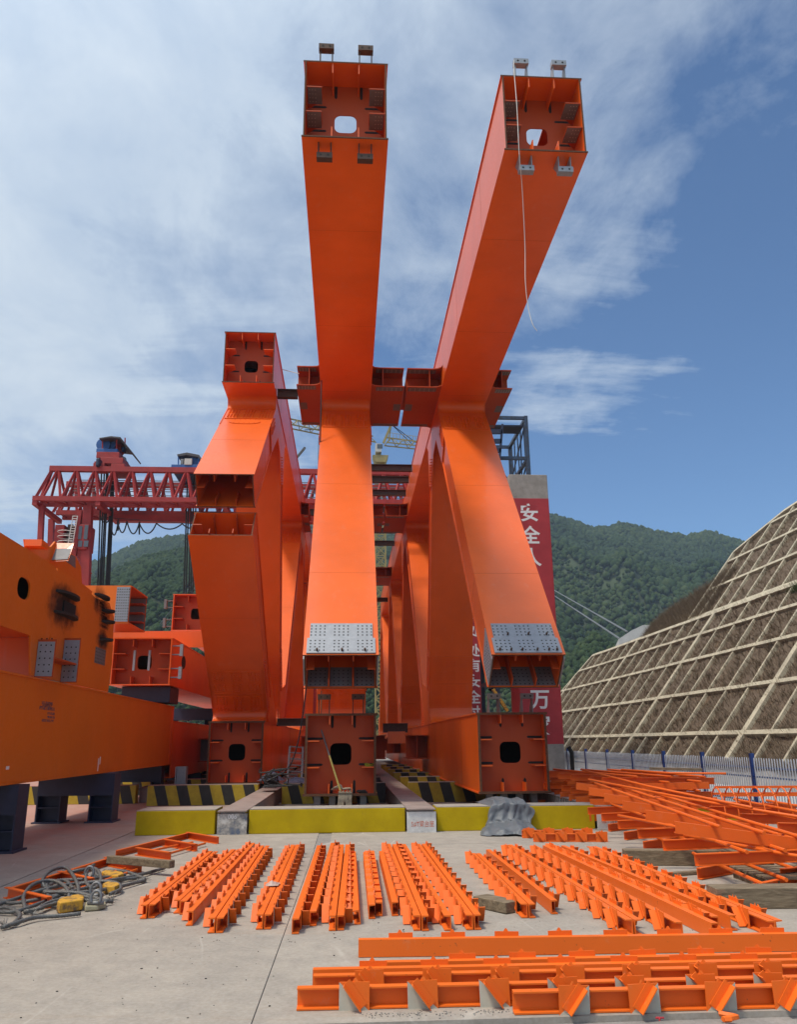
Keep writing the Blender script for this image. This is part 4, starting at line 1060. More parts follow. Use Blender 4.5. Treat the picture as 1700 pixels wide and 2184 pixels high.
mb.prism([aty(211, 934, 50.2), aty(236, 930, 50.2), aty(256, 932, 50.2), aty(273, 955, 50.6), aty(271, 957, 50.6), aty(254, 935, 50.2), aty(236, 933, 50.2), aty(211, 936, 50.2)], (.0, 3.4, .1)); mb.build('canopy', 'roofdark', T1)
T2 = thing('crane_trolley', aty(398, 1003, 51.5), 'low blue winch trolley with dark canopy on the gantry crane, near the left truss', 'crane trolley', 'trolleys on the gantry crane')
part_box(T2, 364, 991, 428, 1001, 50, 3.6, 'blue', 'frame'); part_box(T2, 392, 978, 409, 991, 49.95, .5, 'cream', 'control_cabinet'); part_box(T2, 384, 979, 391, 990, 50, .5, 'steel', 'control_cabinet')
mb = MB(); c_ = aty(416, 983, 50.3); mb.tube([c_, c_+Vector((0, 2.4, 0))], .42, 18); mb.build('winch_drum', 'blue', T2)
mb = MB(); mb.prism([aty(377, 969, 50), aty(398, 965, 50), aty(424, 970, 50), aty(434, 984, 50), aty(431, 985, 50), aty(422, 975, 50), aty(398, 970, 50), aty(378, 973, 50)], (0, 3.2, .1)); mb.build('canopy', 'roofdark', T2)
mb = MB()
for px, y in ((380, 50.1), (423, 50.1), (380, 53), (423, 53)): mb.tube([aty(px, 992, y), aty(px, 971, y)], .045, 6)
mb.build('canopy_post', 'blue', T2)
for Tq, pxs, yy in ((T1, ((216, 207), (222, 211), (227, 214), (230, 218)), 51.2), (T1, ((238, 224), (240, 226.5), (242, 229), (244, 231)), 51.8), (T2, ((400, 391), (404, 395.5), (409, 402), (414, 406), (420, 410)), 51.2)):
    for a, b in pxs:
        p, q = aty(a, 1000, yy), aty(b, 1275, yy); mb = MB(); mb.tube([p, q+(q-p)*.12], .05, 6); mb.build('hoist_rope', 'blackcable', Tq)
# festoon cable
path = []
def sag(x0, y0, x1, y1, d, k=8):
    return [aty(x0+(x1-x0)*t, y0+(y1-y0)*t+4*d*t*(1-t), 51.0) for t in np.linspace(0, 1, k)]
segs = [((213, 1103), (233, 1107), 10), ((233, 1107), (252, 1108), 34), ((252, 1108), (250, 1112), 22), ((250, 1112), (270, 1112), 24), ((270, 1112), (297, 1113), 26), ((297, 1113), (296, 1115), 26), ((296, 1115), (333, 1116), 22), ((333, 1116), (388, 1117), 12), ((388, 1117), (420, 1124), 6)]
mb = MB(); pth = []
for (a, b), (c_, d_), s in segs: pth += sag(a, b, c_, d_, s, 12)
mb.tube(pth, .045, 6); mb.tube([aty(213, 1103, 51), aty(420, 1118, 51)], .02, 5); tag(mb.build('festoon_cable', 'blackcable'), 'drooping black festoon cable loops under the gantry crane', 'cable')
T = thing('red_sign', aty(660, 1155, 56), 'small red sign with white characters half hidden between left and middle trusses', 'sign')
a, b = aty(640, 1176, 56), aty(690, 1138, 56); mb = MB(); mb.box((a.x, 56, a.z), (b.x, 56.1, b.z)); mb.build('board', 'redcol', T)
p = aty(657, 1156, 55.99); txt('贵州', .95, T, (p.x+.25, 55.99, p.z), (1, 0, 0), (0, 0, 1), 'white_paint', 'lettering', .005, .02)
mb = MB(); mb.box((a.x+.3, 56.0, 0), (a.x+.5, 56.12, a.z)); mb.box((b.x-.5, 56.0, 0), (b.x-.3, 56.12, a.z)); mb.build('post', 'red', T)

# ------------------------------------------------------------------ yellow tower crane far behind
T = thing('tower_crane', (aty(811, 1400, 95).x, 95, 0), 'slim yellow tower crane seen between middle and right trusses', 'tower crane')
tx = aty(811, 1000, 95).x; zt_ = aty(811, 975, 95).z; hw = .62
mb = MB()
for sx_ in (-1, 1):
    for sy2 in (-1, 1): mb.bar((tx+sx_*hw, 95+sy2*hw, 0), (tx+sx_*hw, 95+sy2*hw, zt_), .14, .14)
z = 0; i = 0
while z < zt_-1.2:
    for sy2 in (-1, 1):
        mb.bar((tx-hw, 95+sy2*hw, z), (tx+hw, 95+sy2*hw, z+1.3), .09, .09); mb.bar((tx+hw, 95+sy2*hw, z), (tx-hw, 95+sy2*hw, z+1.3), .09, .09); mb.bar((tx-hw, 95+sy2*hw, z), (tx+hw, 95+sy2*hw, z), .09, .09)
    for sx_ in (-1, 1): mb.bar((tx+sx_*hw, 95-hw, z), (tx+sx_*hw, 95+hw, z+1.3), .09, .09)
    z += 1.3
mb.build('mast', 'yellow_crane', T)
mb = MB(); mb.prism([(tx-1.0, 94.2, zt_), (tx+1.0, 94.2, zt_), (tx+.7, 94.2, zt_-.9), (tx-.7, 94.2, zt_-.9)], (0, 1.6, 0)); mb.build('slewing_ring', 'yellow_crane', T)
a, b = aty(801, 963, 94), aty(822, 946, 94); mb = MB(); mb.box((a.x, 94, a.z), (b.x-.5, 95.6, b.z)); cb_ = mb.build('cabin', 'cream', T)
mb = MB(); mb.box((a.x+.2, 93.97, a.z+.4), (a.x+.9, 93.995, b.z-.1)); mb.build('pane', 'glass', cb_)
def jib(p, q, h, wd, name, st=1.6):
    p, q = Vector(p), Vector(q); d = (q-p); Ln = d.length; d.normalize(); up_ = Vector((0, 0, 1)); r = d.cross(up_).normalized(); mb = MB()
    mb.bar(p+up_*h, q+up_*h*.9, .14, .14)
    for s in (-1, 1): mb.bar(p+r*s*wd, q+r*s*wd, .13, .13)
    t = 0
    while t < Ln-st:
        for s in (-1, 1):
            mb.bar(p+d*t+r*s*wd, p+d*(t+st/2)+up_*h, .08, .08); mb.bar(p+d*(t+st/2)+up_*h, p+d*(t+st)+r*s*wd, .08, .08)
        t += st
    mb.build(name, 'yellow_crane', T)
jib(aty(822, 947, 95), aty(905, 956, 96), .9, .6, 'counter_jib'); jib(aty(795, 946, 95), aty(560, 897, 84), 1.0, .6, 'jib')
mb = MB(); ap_ = aty(835, 905, 95); mb.bar(aty(818, 945, 95), ap_, .3, .3); mb.bar(aty(828, 945, 95), ap_, .14, .14); mb.build('apex_tower', 'yellow_crane', T)
mb = MB(); mb.tube([ap_, aty(895, 950, 96)], .05, 5); mb.tube([ap_, aty(880, 948, 96)], .05, 5); mb.tube([ap_, aty(650, 917, 88)], .05, 5); mb.tube([aty(680, 930, 89), aty(678, 1010, 89)], .04, 5); mb.build('stay_rope', 'blackcable', T)
mb = MB()
for i in range(9): p = aty(832+7*i, 940+.8*i, 94.3); mb.tube([p, p+Vector((0, 0, 1.0))], .03, 4)
mb.tube([aty(832, 923, 94.3), aty(890, 931, 94.3)], .03, 4); mb.build('handrail', 'yellow_crane', T)

# ------------------------------------------------------------------ red lettered columns with stair scaffold
COLY = 34.0; cx0, cx1 = aty(1087, 1040, COLY).x, aty(1169, 1040, COLY).x; cxm = (cx0+cx1)/2; ctop = aty(1130, 1012, COLY).z
T = thing('red_column', (cxm, COLY, 0), 'red painted concrete column with vertical white slogan and bare grey top, right of the right truss', 'column')
zr1 = aty(1130, 1062, COLY).z; zr0 = aty(1190, 1588, COLY).z
mb = MB(); mb.box((cx0, COLY, 0), (cx1, COLY+1.8, ctop)); mb.build('shaft', 'pit', T, bevel=.03)
mb = MB(); mb.box((cx0-.004, COLY-.004, zr0), (cx1+.004, COLY+1.804, zr1)); mb.build('painted_band', 'redcol', T, bevel=.03)
chars = '安全人人抓幸福千万家'
zc0 = aty(1133, 1093, COLY).z; zc9 = aty(1160, 1546, COLY).z; xch = aty(1133, 1093, COLY).x; xch = cxm-.04
for i, ch in enumerate(chars):
    txt(ch, .86, T, (xch, COLY-.006, zc0+(zc9-zc0)*i/9), (1, 0, 0), (0, 0, 1), 'white_paint', 'painted_character', .002, .022)
CY2 = 50.0; c2x1 = aty(1022, 1400, CY2).x+.22; c2x0 = c2x1-1.6
T = thing('red_column', ((c2x0+c2x1)/2, CY2, 0), 'red column with white slogan mostly hidden behind the right truss', 'column')
zt2 = aty(1015, 1230, CY2).z
mb = MB(); mb.box((c2x0, CY2, 0), (c2x1, CY2+1.6, ctop-1)); mb.build('shaft', 'pit', T, bevel=.03)
mb = MB(); mb.box((c2x0-.004, CY2-.004, zr0), (c2x1+.004, CY2+1.604, zr1-1)); mb.build('painted_band', 'redcol', T, bevel=.03)
ys_ = [1262, 1306, 1345, 1387, 1419, 1452, 1486, 1519, 1551]
for ch, py in zip('讲安全处处有安全时时'[1:], ys_):
    p = aty(1014, py, CY2); txt(ch, .84, T, (aty(1012, py, CY2).x-.02, CY2-.006, p.z), (1, 0, 0), (0, 0, 1), 'white_paint', 'painted_character', .002, .02)
T = thing('scaffold_tower', (cxm-1.5, 38, 0), 'dark blue scaffold stair tower standing behind the red column', 'scaffold')
fy, by = 35.9, 39.9
def spt(px, py, y): return aty(px, py, y)
xr_f = aty(1122, 900, fy).x; xr_b = aty(1097, 940, by+2).x; zt0 = aty(1120, 888, fy).z; xl_ = xr_f-1.95
mb = MB()
for x in (xl_, xr_f):
    for y in (fy, by): mb.bar((x, y, 0), (x, y, zt0), .17, .17)
mb.build('post', 'scaf_blue', T)
mb = MB()
for z in [zt0-.1-2.1*k for k in range(8)]:
    for y in (fy, by): mb.bar((xl_, y, z), (xr_f, y, z), .12, .16)
    for x in (xl_, xr_f): mb.bar((x, fy, z), (x, by, z), .14, .16)
mb.build('ring_beam', 'scaf_blue', T)
mb = MB(); mb.box((xl_, fy+.2, zt0-.45), (xr_f-.1, fy+1.2, zt0-.38)); mb.build('deck', 'navy', T)
mb = MB()
for k in range(5):
    y = fy+.55+k*.75
    mb.bar((xr_f, y, zt0-.2), (xr_f, y+(.3 if k % 2 else -.2), zt0-4.2), .06, .06)
mb.bar((xr_f, fy+.2, zt0-.3), (xr_f, by, zt0-2.0), .06, .06); mb.bar((xr_f, fy, zt0-2.2), (xr_f, by, zt0-4.1), .06, .06); mb.build('brace', 'scaf_blue', T)
for k in range(6):
    za, zb_ = zt0-.6-2.1*k, zt0-2.5-2.1*k
    x0_, x1_ = (xl_+.2, xr_f-.6) if k % 2 == 0 else (xr_f-.6, xl_+.2)
    mb = MB()
    for y in (by-1.6, by-.8): mb.bar((x0_, y, za), (x1_, y, zb_), .06, .2)
    for i in range(8):
        t = (i+.5)/8; mb.box((x0_+(x1_-x0_)*t-.13, by-1.6, za+(zb_-za)*t-.02), (x0_+(x1_-x0_)*t+.13, by-.8, za+(zb_-za)*t+.03))
    mb.build('stair_flight', 'navy', T)
mb = MB(); mb.bar(aty(1072, 905, 35.6), aty(1065, 990, 35.6), .10, .12)
for i in range(6): mb.bar(aty(1030, 921+20*i, 35.6), aty(1071-i*1.4, 921+20*i, 35.6), .12, .22)
mb.build('ladder', 'navy', T)
mb = MB(); mb.bar(aty(1052, 1470, 35.2), aty(1083, 1517, 35.2), .12, .2, (0, -1, 0)); mb.build('stair_stringer', 'hook_yellow', T)

# ------------------------------------------------------------------ left yard: stacked girders on navy stands
def box_end(part, c, X_, Yd, w_, h_, hole, sl=.2, depth=.45, mats='orange_shade'):
    """open box end facing -Y at centre c"""
    mb = MB(); mb.ring(Vector(c)+Vector((0, depth, 0)), (1, 0, 0), (0, 0, 1), w_-.07, h_-.07, hole, hole, .1, .02); mb.build('diaphragm', 'orange_shade', part)
    for s in (-1, 1):
        for f in (-1, 1):
            x = c[0]+s*w_/6.2; z = c[2]+f*(h_/2-.032); mb = MB(); mb.box((x-.012, c[1]+.01, min(z, z-f*sl)), (x+.012, c[1]+depth+.1, max(z, z-f*sl))); mb.build('stiffener', 'orange_shade', part)
            x = c[0]+s*(w_/2-.032); z = c[2]+f*h_/6.2; mb = MB(); mb.box((min(x, x-s*sl*1.5), c[1]+.01, z-.012), (max(x, x-s*sl*1.5), c[1]+depth+.1, z+.012)); mb.build('stiffener', 'orange_shade', part)
def tube_box(parent, name, x0, x1, z0, z1, y0, y1, mat='orange_y', lip=.02):
    mb = MB(); t = .03
    mb.box((x0-lip, y0, z0), (x1+lip, y1, z0+t)); mb.box((x0-lip, y0, z1-t), (x1+lip, y1, z1))
    mb.box((x0, y0+.003, z0+t+.001), (x0+t, y1, z1-t-.001)); mb.box((x1-t, y0+.003, z0+t+.001), (x1, y1, z1-t-.001))
    o = mb.build(name, [mat, 'rust'], parent)
    return o
AX = -5.28
T = thing('box_girder', (-6.0, 10, 1.0), 'long orange box girder on navy stands, lowest in the left yard', 'girder', 'orange girders stacked on the left')
gb = tube_box(T, 'girder_body', AX-1.6, AX, 1.01, 2.70, 6.0, 25.3)
mb = MB(); mb.box((AX-1.56, 25.1, 1.05), (AX-.035, 25.13, 2.66)); mb.build('diaphragm', 'orange_shade', T)
mb = MB(); mb.box((AX-.03+.031, 25.02, 1.03), (AX+.012, 25.29, 2.67)); mb.build('end_strip', 'orange', T)
for (px, py, w_, h_) in ((12, 1638, .12, .05), (208, 1631, .05, .26), (212, 1622, .05, .16)):
    p = atx(px, py, AX+.003); mb = MB(); mb.box((AX+.001, p.y, p.z-h_/2), (AX+.003, p.y+w_, p.z+h_/2)); mb.build('paper_tag', 'white_paint', T)
pm, pnt, pb = new_mat('faded_stencil'); pv = coords(pnt, (1, 5, 5)); pb.inputs['Roughness'].default_value = .7
L(pnt, ramp(pnt, noise(pnt, pv, 6, 4, .6), [(.46, (.10, .055, .09)), (.54, (.50, .12, .02))]), pb.inputs['Base Color'])
for i, (px0, px1, py) in enumerate(((88, 112, 1500), (90, 110, 1505), (83, 116, 1511), (100, 116, 1522), (100, 116, 1530), (88, 114, 1537))):
    a, b = atx(px0, py+1.8, AX+.003), atx(px1, py-1.8, AX+.003); mb = MB(); mb.box((AX+.001, a.y, a.z), (AX+.003, b.y, b.z)); mb.build('faded_stencil', pm, T)
# further girder of the same row
T = thing('box_girder', (-6, 25.6, .7), 'orange lower chord behind the long left girder, ending at a bolted stub', 'girder', 'orange girders stacked on the left')
tube_box(T, 'girder_body', AX-1.62, AX-.03, .62, 2.28, 25.55, 46, 'orange')
mb = MB(); mb.box((AX-.03, 30.0, 1.75), (AX+.62, 31.6, 1.78)); mb.box((AX-.03, 30.0, .98), (AX+.62, 31.6, 1.01)); mb.box((AX-.03, 30.5, 1.012), (AX+.62, 30.53, 1.748), 1); mb.build('cross_beam_stub', ['orange_shade', 'zincdark'], T)
# upper chord B with gusset
BX = -5.3
T = thing('box_girder', (-6, 12, 2.7), 'scorched orange chord with oval hole and burnt lugs, above the long left girder', 'girder', 'orange girders stacked on the left')
poly = [(6, 3.36), (14.6, 3.36), (15.2, 3.30), (15.7, 2.72), (18.4, 2.72), (18.5, 3.4), (18.35, 4.35), (17.9, 4.62), (16.9, 4.55), (15.9, 4.68), (6, 4.74)]
mbB = MB()
hc = atx(50, 1255, BX); 
# web plate with an oval opening, built as a fan of quads between outline and hole
def poly_with_hole(mb, poly, c, ry, rz, x, t, mi=0, sup=2.6):
    n = 64; outp, inn = [], []
    for i in range(n):
        th = 2*PI*i/n; d_ = (math.cos(th), math.sin(th)); best = None
        for (a, b), (e, f) in zip(poly, poly[1:]+poly[:1]):
            sx1, sy1 = e-a, f-b; den = d_[0]*sy1-d_[1]*sx1
            if abs(den) < 1e-9: continue
            tt = ((a-c[0])*sy1-(b-c[1])*sx1)/den; uu = ((a-c[0])*d_[1]-(b-c[1])*d_[0])/den
            if tt > 0 and -1e-4 <= uu <= 1+1e-4 and (best is None or tt < best): best = tt
        outp.append((c[0]+d_[0]*best, c[1]+d_[1]*best))
        k = (abs(d_[0]/ry)**sup+abs(d_[1]/rz)**sup)**(-1/sup); inn.append((c[0]+d_[0]*k, c[1]+d_[1]*k))
    for i in range(n):
        j = (i+1) % n
        q = lambda xx: [(xx, *outp[i]), (xx, *outp[j]), (xx, *inn[j]), (xx, *inn[i])]
        mb.hexa(q(x), q(x+t), mi)
poly_with_hole(mbB, [(6, 3.36), (14.59, 3.36), (14.59, 4.70), (6, 4.74)], (hc.y, hc.z), .26, .175, BX-.03, .03)
mbB.prism([(BX-.03, *p) for p in ((14.592, 3.36), (18.5, 3.36), (18.35, 4.35), (17.9, 4.62), (16.9, 4.55), (15.9, 4.68), (14.592, 4.70))], (.03, 0, 0))
mbB.prism([(BX-.03, *p) for p in ((13.7, 3.359), (13.9, 2.72), (18.4, 2.72), (18.5, 3.359))], (.03, 0, 0))
mbB.build('web', 'orange_y', T)
mb = MB(); mb.box((BX-1.55, 6, 3.36), (BX-.031, 15.2, 3.39)); mb.build('bottom_flange', 'orange', T)
mb = MB(); mb.box((BX-1.5, 14.3, 3.392), (BX-.032, 14.32, 4.658)); mb.build('dark_blocker', 'hole', T)  # added black plate, blocks the bright view through the oval hole
mb = MB(); mb.box((BX-1.55, 6, 4.66), (BX-.031, 15.9, 4.69)); mb.build('top_flange', 'orange_y', T)
mb = MB(); mb.box((BX-1.55, 6, 3.391), (BX-1.52, 15.9, 4.659)); mb.build('web', 'black_steel', T)
mb = MB(); mb.box((BX-1.4, 14.0, 2.71), (BX-.032, 14.03, 3.358)); mb.build('diaphragm', 'orange', T)
# burnt scorch patch and lugs
sm, snt, sb = new_mat('scorched_paint'); sv = coords(snt)
sb.inputs['Base Color'].default_value = (.03, .02, .014, 1); sb.inputs['Roughness'].default_value = .85
tcg = N(snt, 'ShaderNodeTexCoord'); gm_ = N(snt, 'ShaderNodeMapping'); gm_.inputs['Location'].default_value = (-1, -1, -1); gm_.inputs['Scale'].default_value = (0, 2, 2); L(snt, tcg.outputs['Generated'], gm_.inputs['Vector'])
gl = N(snt, 'ShaderNodeVectorMath', operation='LENGTH'); gm_.inputs['Location'].default_value = (0, -1, -1); L(snt, gm_.outputs[0], gl.inputs[0])
aa = N(snt, 'ShaderNodeMath', operation='MULTIPLY_ADD'); L(snt, noise(snt, sv, 3.5, 8, .75), aa.inputs[0]); aa.inputs[1].default_value = 1.3; L(snt, gl.outputs['Value'], aa.inputs[2])
al = ramp(snt, aa.outputs[0], [(.62, g3(.95)), (1.0, g3(.45)), (1.0, g3(.45))]); 
al2 = N(snt, 'ShaderNodeMapRange'); al2.inputs['From Min'].default_value = .95; al2.inputs['From Max'].default_value = 1.55; al2.inputs['To Min'].default_value = .80; al2.inputs['To Max'].default_value = 0
L(snt, aa.outputs[0], al2.inputs['Value']); L(snt, al2.outputs[0], sb.inputs['Alpha'])
def scorch(py_, z, ry, rz):
    mb = MB(); mb.grid([[(BX+.002, py_+a*ry, z+b*rz) for a in np.linspace(-1, 1, 12)] for b in np.linspace(-1, 1, 12)]); mb.build('scorch_mark', sm, T)
def lug(px, py, ly, lx, bx=BX):
    p = atx(px, py, bx); mb = MB(); pts = []
    for i in range(17):
        t = -PI/2+PI*i/16; pts.append((bx+.001+lx*math.cos(t), p.y+ly*math.sin(t), p.z))
    mb.prism(pts, (0, 0, .045)); 
    r0 = MB()
    ob = mb.build('lug', 'black_steel', T); return p
for px, py in ((140, 1273), (136, 1316)): p = lug(px, py, .55, .19)
p1, p2 = atx(130, 1278, BX), atx(130, 1318, BX)
mb = MB(); mb.box((BX+.001, p1.y+.10, p2.z+.061), (BX+.03, p1.y+.75, p1.z-.002)); mb.build('lug_plate', 'hole', T)
mid = atx(136, 1297, BX); scorch(mid.y-.05, mid.z, 1.0, .50)
p = lug(213, 1276, .42, .17); scorch(p.y, p.z-.05, .65, .4); 
p = atx(226, 1310, BX)
for (px, py) in ((222, 1306), (222, 1329), (218, 1367)):
    p = lug(px, py, .2, .22); scorch(p.y, p.z, .5, .28)
p1, p2 = atx(246, 1308, BX), atx(246, 1330, BX)
# stub between the girders
sa = atx(80, 1410, BX); sb_ = atx(140, 1410, BX); ya_, yb_ = atx(76, 1410, BX).y, atx(132, 1410, BX).y
T2 = T
mb = MB()
for y in (ya_, yb_):
    mb.box((BX+.001, y-.015, 2.705), (BX+.30, y+.015, 3.34 if y == ya_ else 3.52)); mb.box((BX+.01, y-.019, 2.72), (BX+.29, y-.0155, 3.3 if y == ya_ else 3.48), 1)
    for i in range(6):
        for j in range(3): mb.disc((BX+.06+.085*j, y-.0195, 2.8+.11*i), (1, 0, 0), (0, 0, 1), .014, .002, 6, 2)
mb.box((BX+.001, ya_+.016, 3.02), (BX+.27, yb_-.016, 3.05)); mb.build('cross_beam_stub', ['orange_shade', 'zinc', 'hole'], T)
a, b = atx(200, 1413, BX), atx(225, 1387, BX); mb = MB(); mb.box((BX+.001, a.y, a.z), (BX+.004, b.y, b.z), 0)
for i in range(7):
    for j in range(5): mb.disc((BX+.0045, a.y+(b.y-a.y)*(i+.5)/7, a.z+(b.z-a.z)*(j+.5)/5), (0, 1, 0), (0, 0, 1), .016, .002, 6, 1)
mb.build('faying_patch', ['zincdark', 'hole'], T)
# gusset rising above the chord, with zinc flanges
T = thing('gusset_stub', (-5.6, 14.5, 4.7), 'orange gusset with grey bolted flange standing on top of the scorched chord', 'gusset')
X3 = -5.75
pp = [(52, 1150), (75, 1166), (108, 1166), (117, 1155), (161, 1187), (172, 1209), (174, 1244), (197, 1262), (180, 1290), (100, 1260), (60, 1215)]
pts = [atx(a, b, X3) for a, b in pp]; mb = MB(); mb.prism(pts, (-.03, 0, 0)); mb.build('web', 'orange_y', T)
fy_ = atx(112, 1178, X3).y; zlo, zhi = atx(106, 1198, X3).z, atx(116, 1156, X3).z
mb = MB(); mb.prism([(X3+.002, fy_-.1, zlo), (X3+.34, fy_-.1, zlo+.02), (X3+.34, fy_+.12, zhi), (X3+.002, fy_+.12, zhi)], (0, .03, 0), 0)
mb.prism([(X3+.03, fy_-.105, zlo+.03), (X3+.33, fy_-.105, zlo+.05), (X3+.33, fy_+.112, zhi-.03), (X3+.03, fy_+.112, zhi-.03)], (0, .003, 0), 1); mb.build('flange', ['orange', 'zincdark'], T)
mb = MB(); a, b = atx(139, 1204, X3+.003), atx(161, 1180, X3+.003); mb.prism([atx(139, 1177, X3+.002), atx(160, 1187, X3+.002), atx(160, 1212, X3+.002), atx(138, 1196, X3+.002)], (.003, 0, 0)); mb.build('faying_patch', 'zincdark', T)
mb = MB(); q = [atx(52, 1150, X3+.002), atx(66, 1160, X3+.002), atx(66, 1172, X3+.002), atx(50, 1164, X3+.002)]; mb.prism(q, (.3, 0, 0)); mb.build('flange', 'orange', T)
# C: box end facing us
T = thing('box_girder', (-6.1, 24, 3.3), 'orange box girder end with grey side brackets, right of the scorched chord', 'girder', 'orange girders stacked on the left')
c0 = aty(242, 1360, 23.6); c1_ = aty(360, 1461, 23.6)
cx_a, cx_b, cz0, cz1 = c0.x, c1_.x, c1_.z, c0.z
gb = tube_box(T, 'girder_body', cx_a, cx_b, cz0, cz1, 23.6, 44, 'orange')
box_end(T, ((cx_a+cx_b)/2, 23.6, (cz0+cz1)/2), 0, 0, cx_b-cx_a, cz1-cz0, .40, .22, .42)
for s, xs in ((1, cx_b), (-1, cx_a)):
    for z in (cz0+.35, cz1-.35):
        mb = MB(); mb.box((min(xs, xs+s*.30), 23.7, z-.14), (max(xs, xs+s*.30), 23.8, z-.11)); mb.box((min(xs, xs+s*.30), 23.7, z+.11), (max(xs, xs+s*.30), 23.8, z+.14)); e_ = sorted((xs+s*.22, xs+s*.31)); mb.box((e_[0], 23.66, z-.17), (e_[1], 23.82, z+.17), 0)
        mb.build('erection_bracket', 'zinc' if s > 0 else 'black_steel', T)
for s in (-.32, .25):
    x = (cx_a+cx_b)/2+s*.75; mb = MB(); mb.box((x-.03, 23.72, cz0+.42), (x+.03, 23.78, cz1-.35)); mb.build('vertical_bar', 'zinc', T)
mb = MB(); c_ = atx(391, 1413, cx_b+.002); pts = [(cx_b+.002, c_.y+.3*math.cos(t), c_.z+.2*math.sin(t)) for t in np.linspace(0, 2*PI, 20)[:-1]]; mb.prism(pts, (.003, 0, 0)); mb.build('hand_hole', 'hole', T)
# flap plate above C (bright strip) and gusset to D
T = thing('box_girder', (-6.1, 30, 5.5), 'small orange box end with grey side brackets high up, left of the left truss', 'girder', 'orange girders stacked on the left')
d0 = aty(370, 1267, 29.5); d1_ = aty(447, 1345, 29.5)
tube_box(T, 'girder_body', d0.x, d1_.x+.2, d1_.z, d0.z, 29.5, 44, 'orange')
box_end(T, ((d0.x+d1_.x+.2)/2, 29.5, (d0.z+d1_.z)/2), 0, 0, d1_.x+.2-d0.x, d0.z-d1_.z, .40, .22, .42)
for z in (d1_.z+.3, d0.z-.35):
    mb = MB(); xs = d0.x; mb.box((xs-.33, 29.6, z-.14), (xs, 29.7, z-.11)); mb.box((xs-.33, 29.6, z+.11), (xs, 29.7, z+.14)); mb.box((xs-.34, 29.56, z-.17), (xs-.25, 29.72, z+.17)); mb.build('erection_bracket', 'zincdark', T)
mb = MB(); mb.prism([aty(236, 1347, 27.5), aty(362, 1347, 27.5), aty(405, 1378, 27.5), aty(470, 1420, 27.5), aty(470, 1346, 27.5), aty(380, 1345.5, 27.5), aty(250, 1345, 27.5)], (0, .03, 0)); 
g0, g1 = aty(236, 1346, 26.5), aty(470, 1346, 26.5)
mb = MB(); mb.box((g0.x, 26.5, cz1+.05), (g1.x+.3, 26.53, g0.z)); mb.build('gusset_plate', 'orange', T)
mb = MB(); mb.box((g0.x, 26.531, g0.z-.03), (g1.x+.3, 29.6, g0.z)); mb.build('gusset_flange', 'orange', T)
# E: transverse stub box with grey bolted face
T = thing('box_stub', (-6.2, 20.5, 4.4), 'orange box stub with a grey perforated face, open to the right behind the scorched chord', 'girder stub')
e0 = aty(206, 1248, 20.6); EX = aty(279, 1250, 20.6).x; ez0, ez1 = aty(279, 1330, 20.6).z, aty(279, 1249, 20.6).z; ey1 = atx(315, 1250, EX).y; ey1 = 20.6+min(2.2, max(1.2, ey1-20.6))
mb = MB(); mb.box((e0.x-1, 20.6, ez0), (EX, 20.63, ez1)); mb.build('web', 'orange_y', T)
mb = MB(); mb.box((e0.x-1, ey1-.03, ez0), (EX, ey1, ez1)); mb.build('web', 'orange_shade', T)
mb = MB(); mb.box((e0.x-1, 20.631, ez1-.03), (EX+.02, ey1-.031, ez1)); mb.build('top_flange', 'orange', T)
mb = MB(); mb.box((e0.x-1, 20.631, ez0), (EX+.02, ey1-.031, ez0+.03)); mb.build('bottom_flange', 'orange', T)
for k in (1, 2, 3):
    z = ez0+(ez1-ez0)*k/4; mb = MB(); mb.box((EX-.6, ey1-.35, z-.012), (EX-.01, ey1-.032, z+.012)); mb.build('stiffener', 'orange_shade', T)
mb = MB(); mb.box((EX-.55, ey1-.04, ez0+.05), (EX-.02, ey1-.032, ez1-.05)); mb.build('lining_plate', 'zincdark', T)
gx0 = aty(246, 1290, 20.59).x; mb = MB(); mb.box((gx0, 20.575, ez0+.05), (EX-.01, 20.598, ez1-.04), 0)
for i in range(6):
    for j in range(12): mb.disc((gx0+(EX-gx0)*(i+.5)/6, 20.5745, ez0+.1+(ez1-ez0-.2)*j/11), (1, 0, 0), (0, 0, 1), .016, .002, 6, 1)
mb.build('splice_plate', ['zinc', 'hole'], T)
# navy stands
def stand(xa, xb, y, ztop, label, w_=.5, dep=.45, zb_=None):
    T = thing('steel_stand', ((xa+xb)/2, y, 0), label, 'support stand', 'navy steel stands under the left girders')
    cb = zb_ or ztop-.45
    for x in (xa, xb-w_):
        mb = MB(); mb.ibeam((x+w_/2, y+dep/2, 0), (x+w_/2, y+dep/2, cb), w_, dep, .03, .03, (0, 1, 0) if False else (1, 0, 0)); mb.build('leg', 'navy', T)
        mb = MB(); mb.box((x-.05, y-.05, 0), (x+w_+.05, y+dep+.05, .03)); mb.build('foot_plate', 'navy', T)
        mb = MB(); mb.box((x+.03, y+.01, cb*.55), (x+w_-.03, y+dep-.01, cb*.55+.02)); mb.build('stiffener', 'navy', T)
    mb = MB(); mb.box((xa, y, cb+.001), (xb, y+dep, ztop)); mb.build('cross_beam', 'navy', T)
stand(-7.4, -5.16, 13.6, 1.0, 'navy steel stand under the near end of the long left girder, at the left edge')
stand(-6.62, -5.02, 18.5, 1.0, 'navy steel stand with two legs in the middle under the long left girder', .5, .5)
stand(-7.2, -5.45, 25.0, .99, 'navy steel stand under the far end of the long left girder', .3, .4)
stand(-7.1, -5.3, 33.0, 2.95, 'tall navy steel frame behind the lower left chord, beside the left truss', .35, .4)
stand(-6.9, -5.2, 30.2, .60, 'small navy steel stand under the lower left chord', .3, .3)
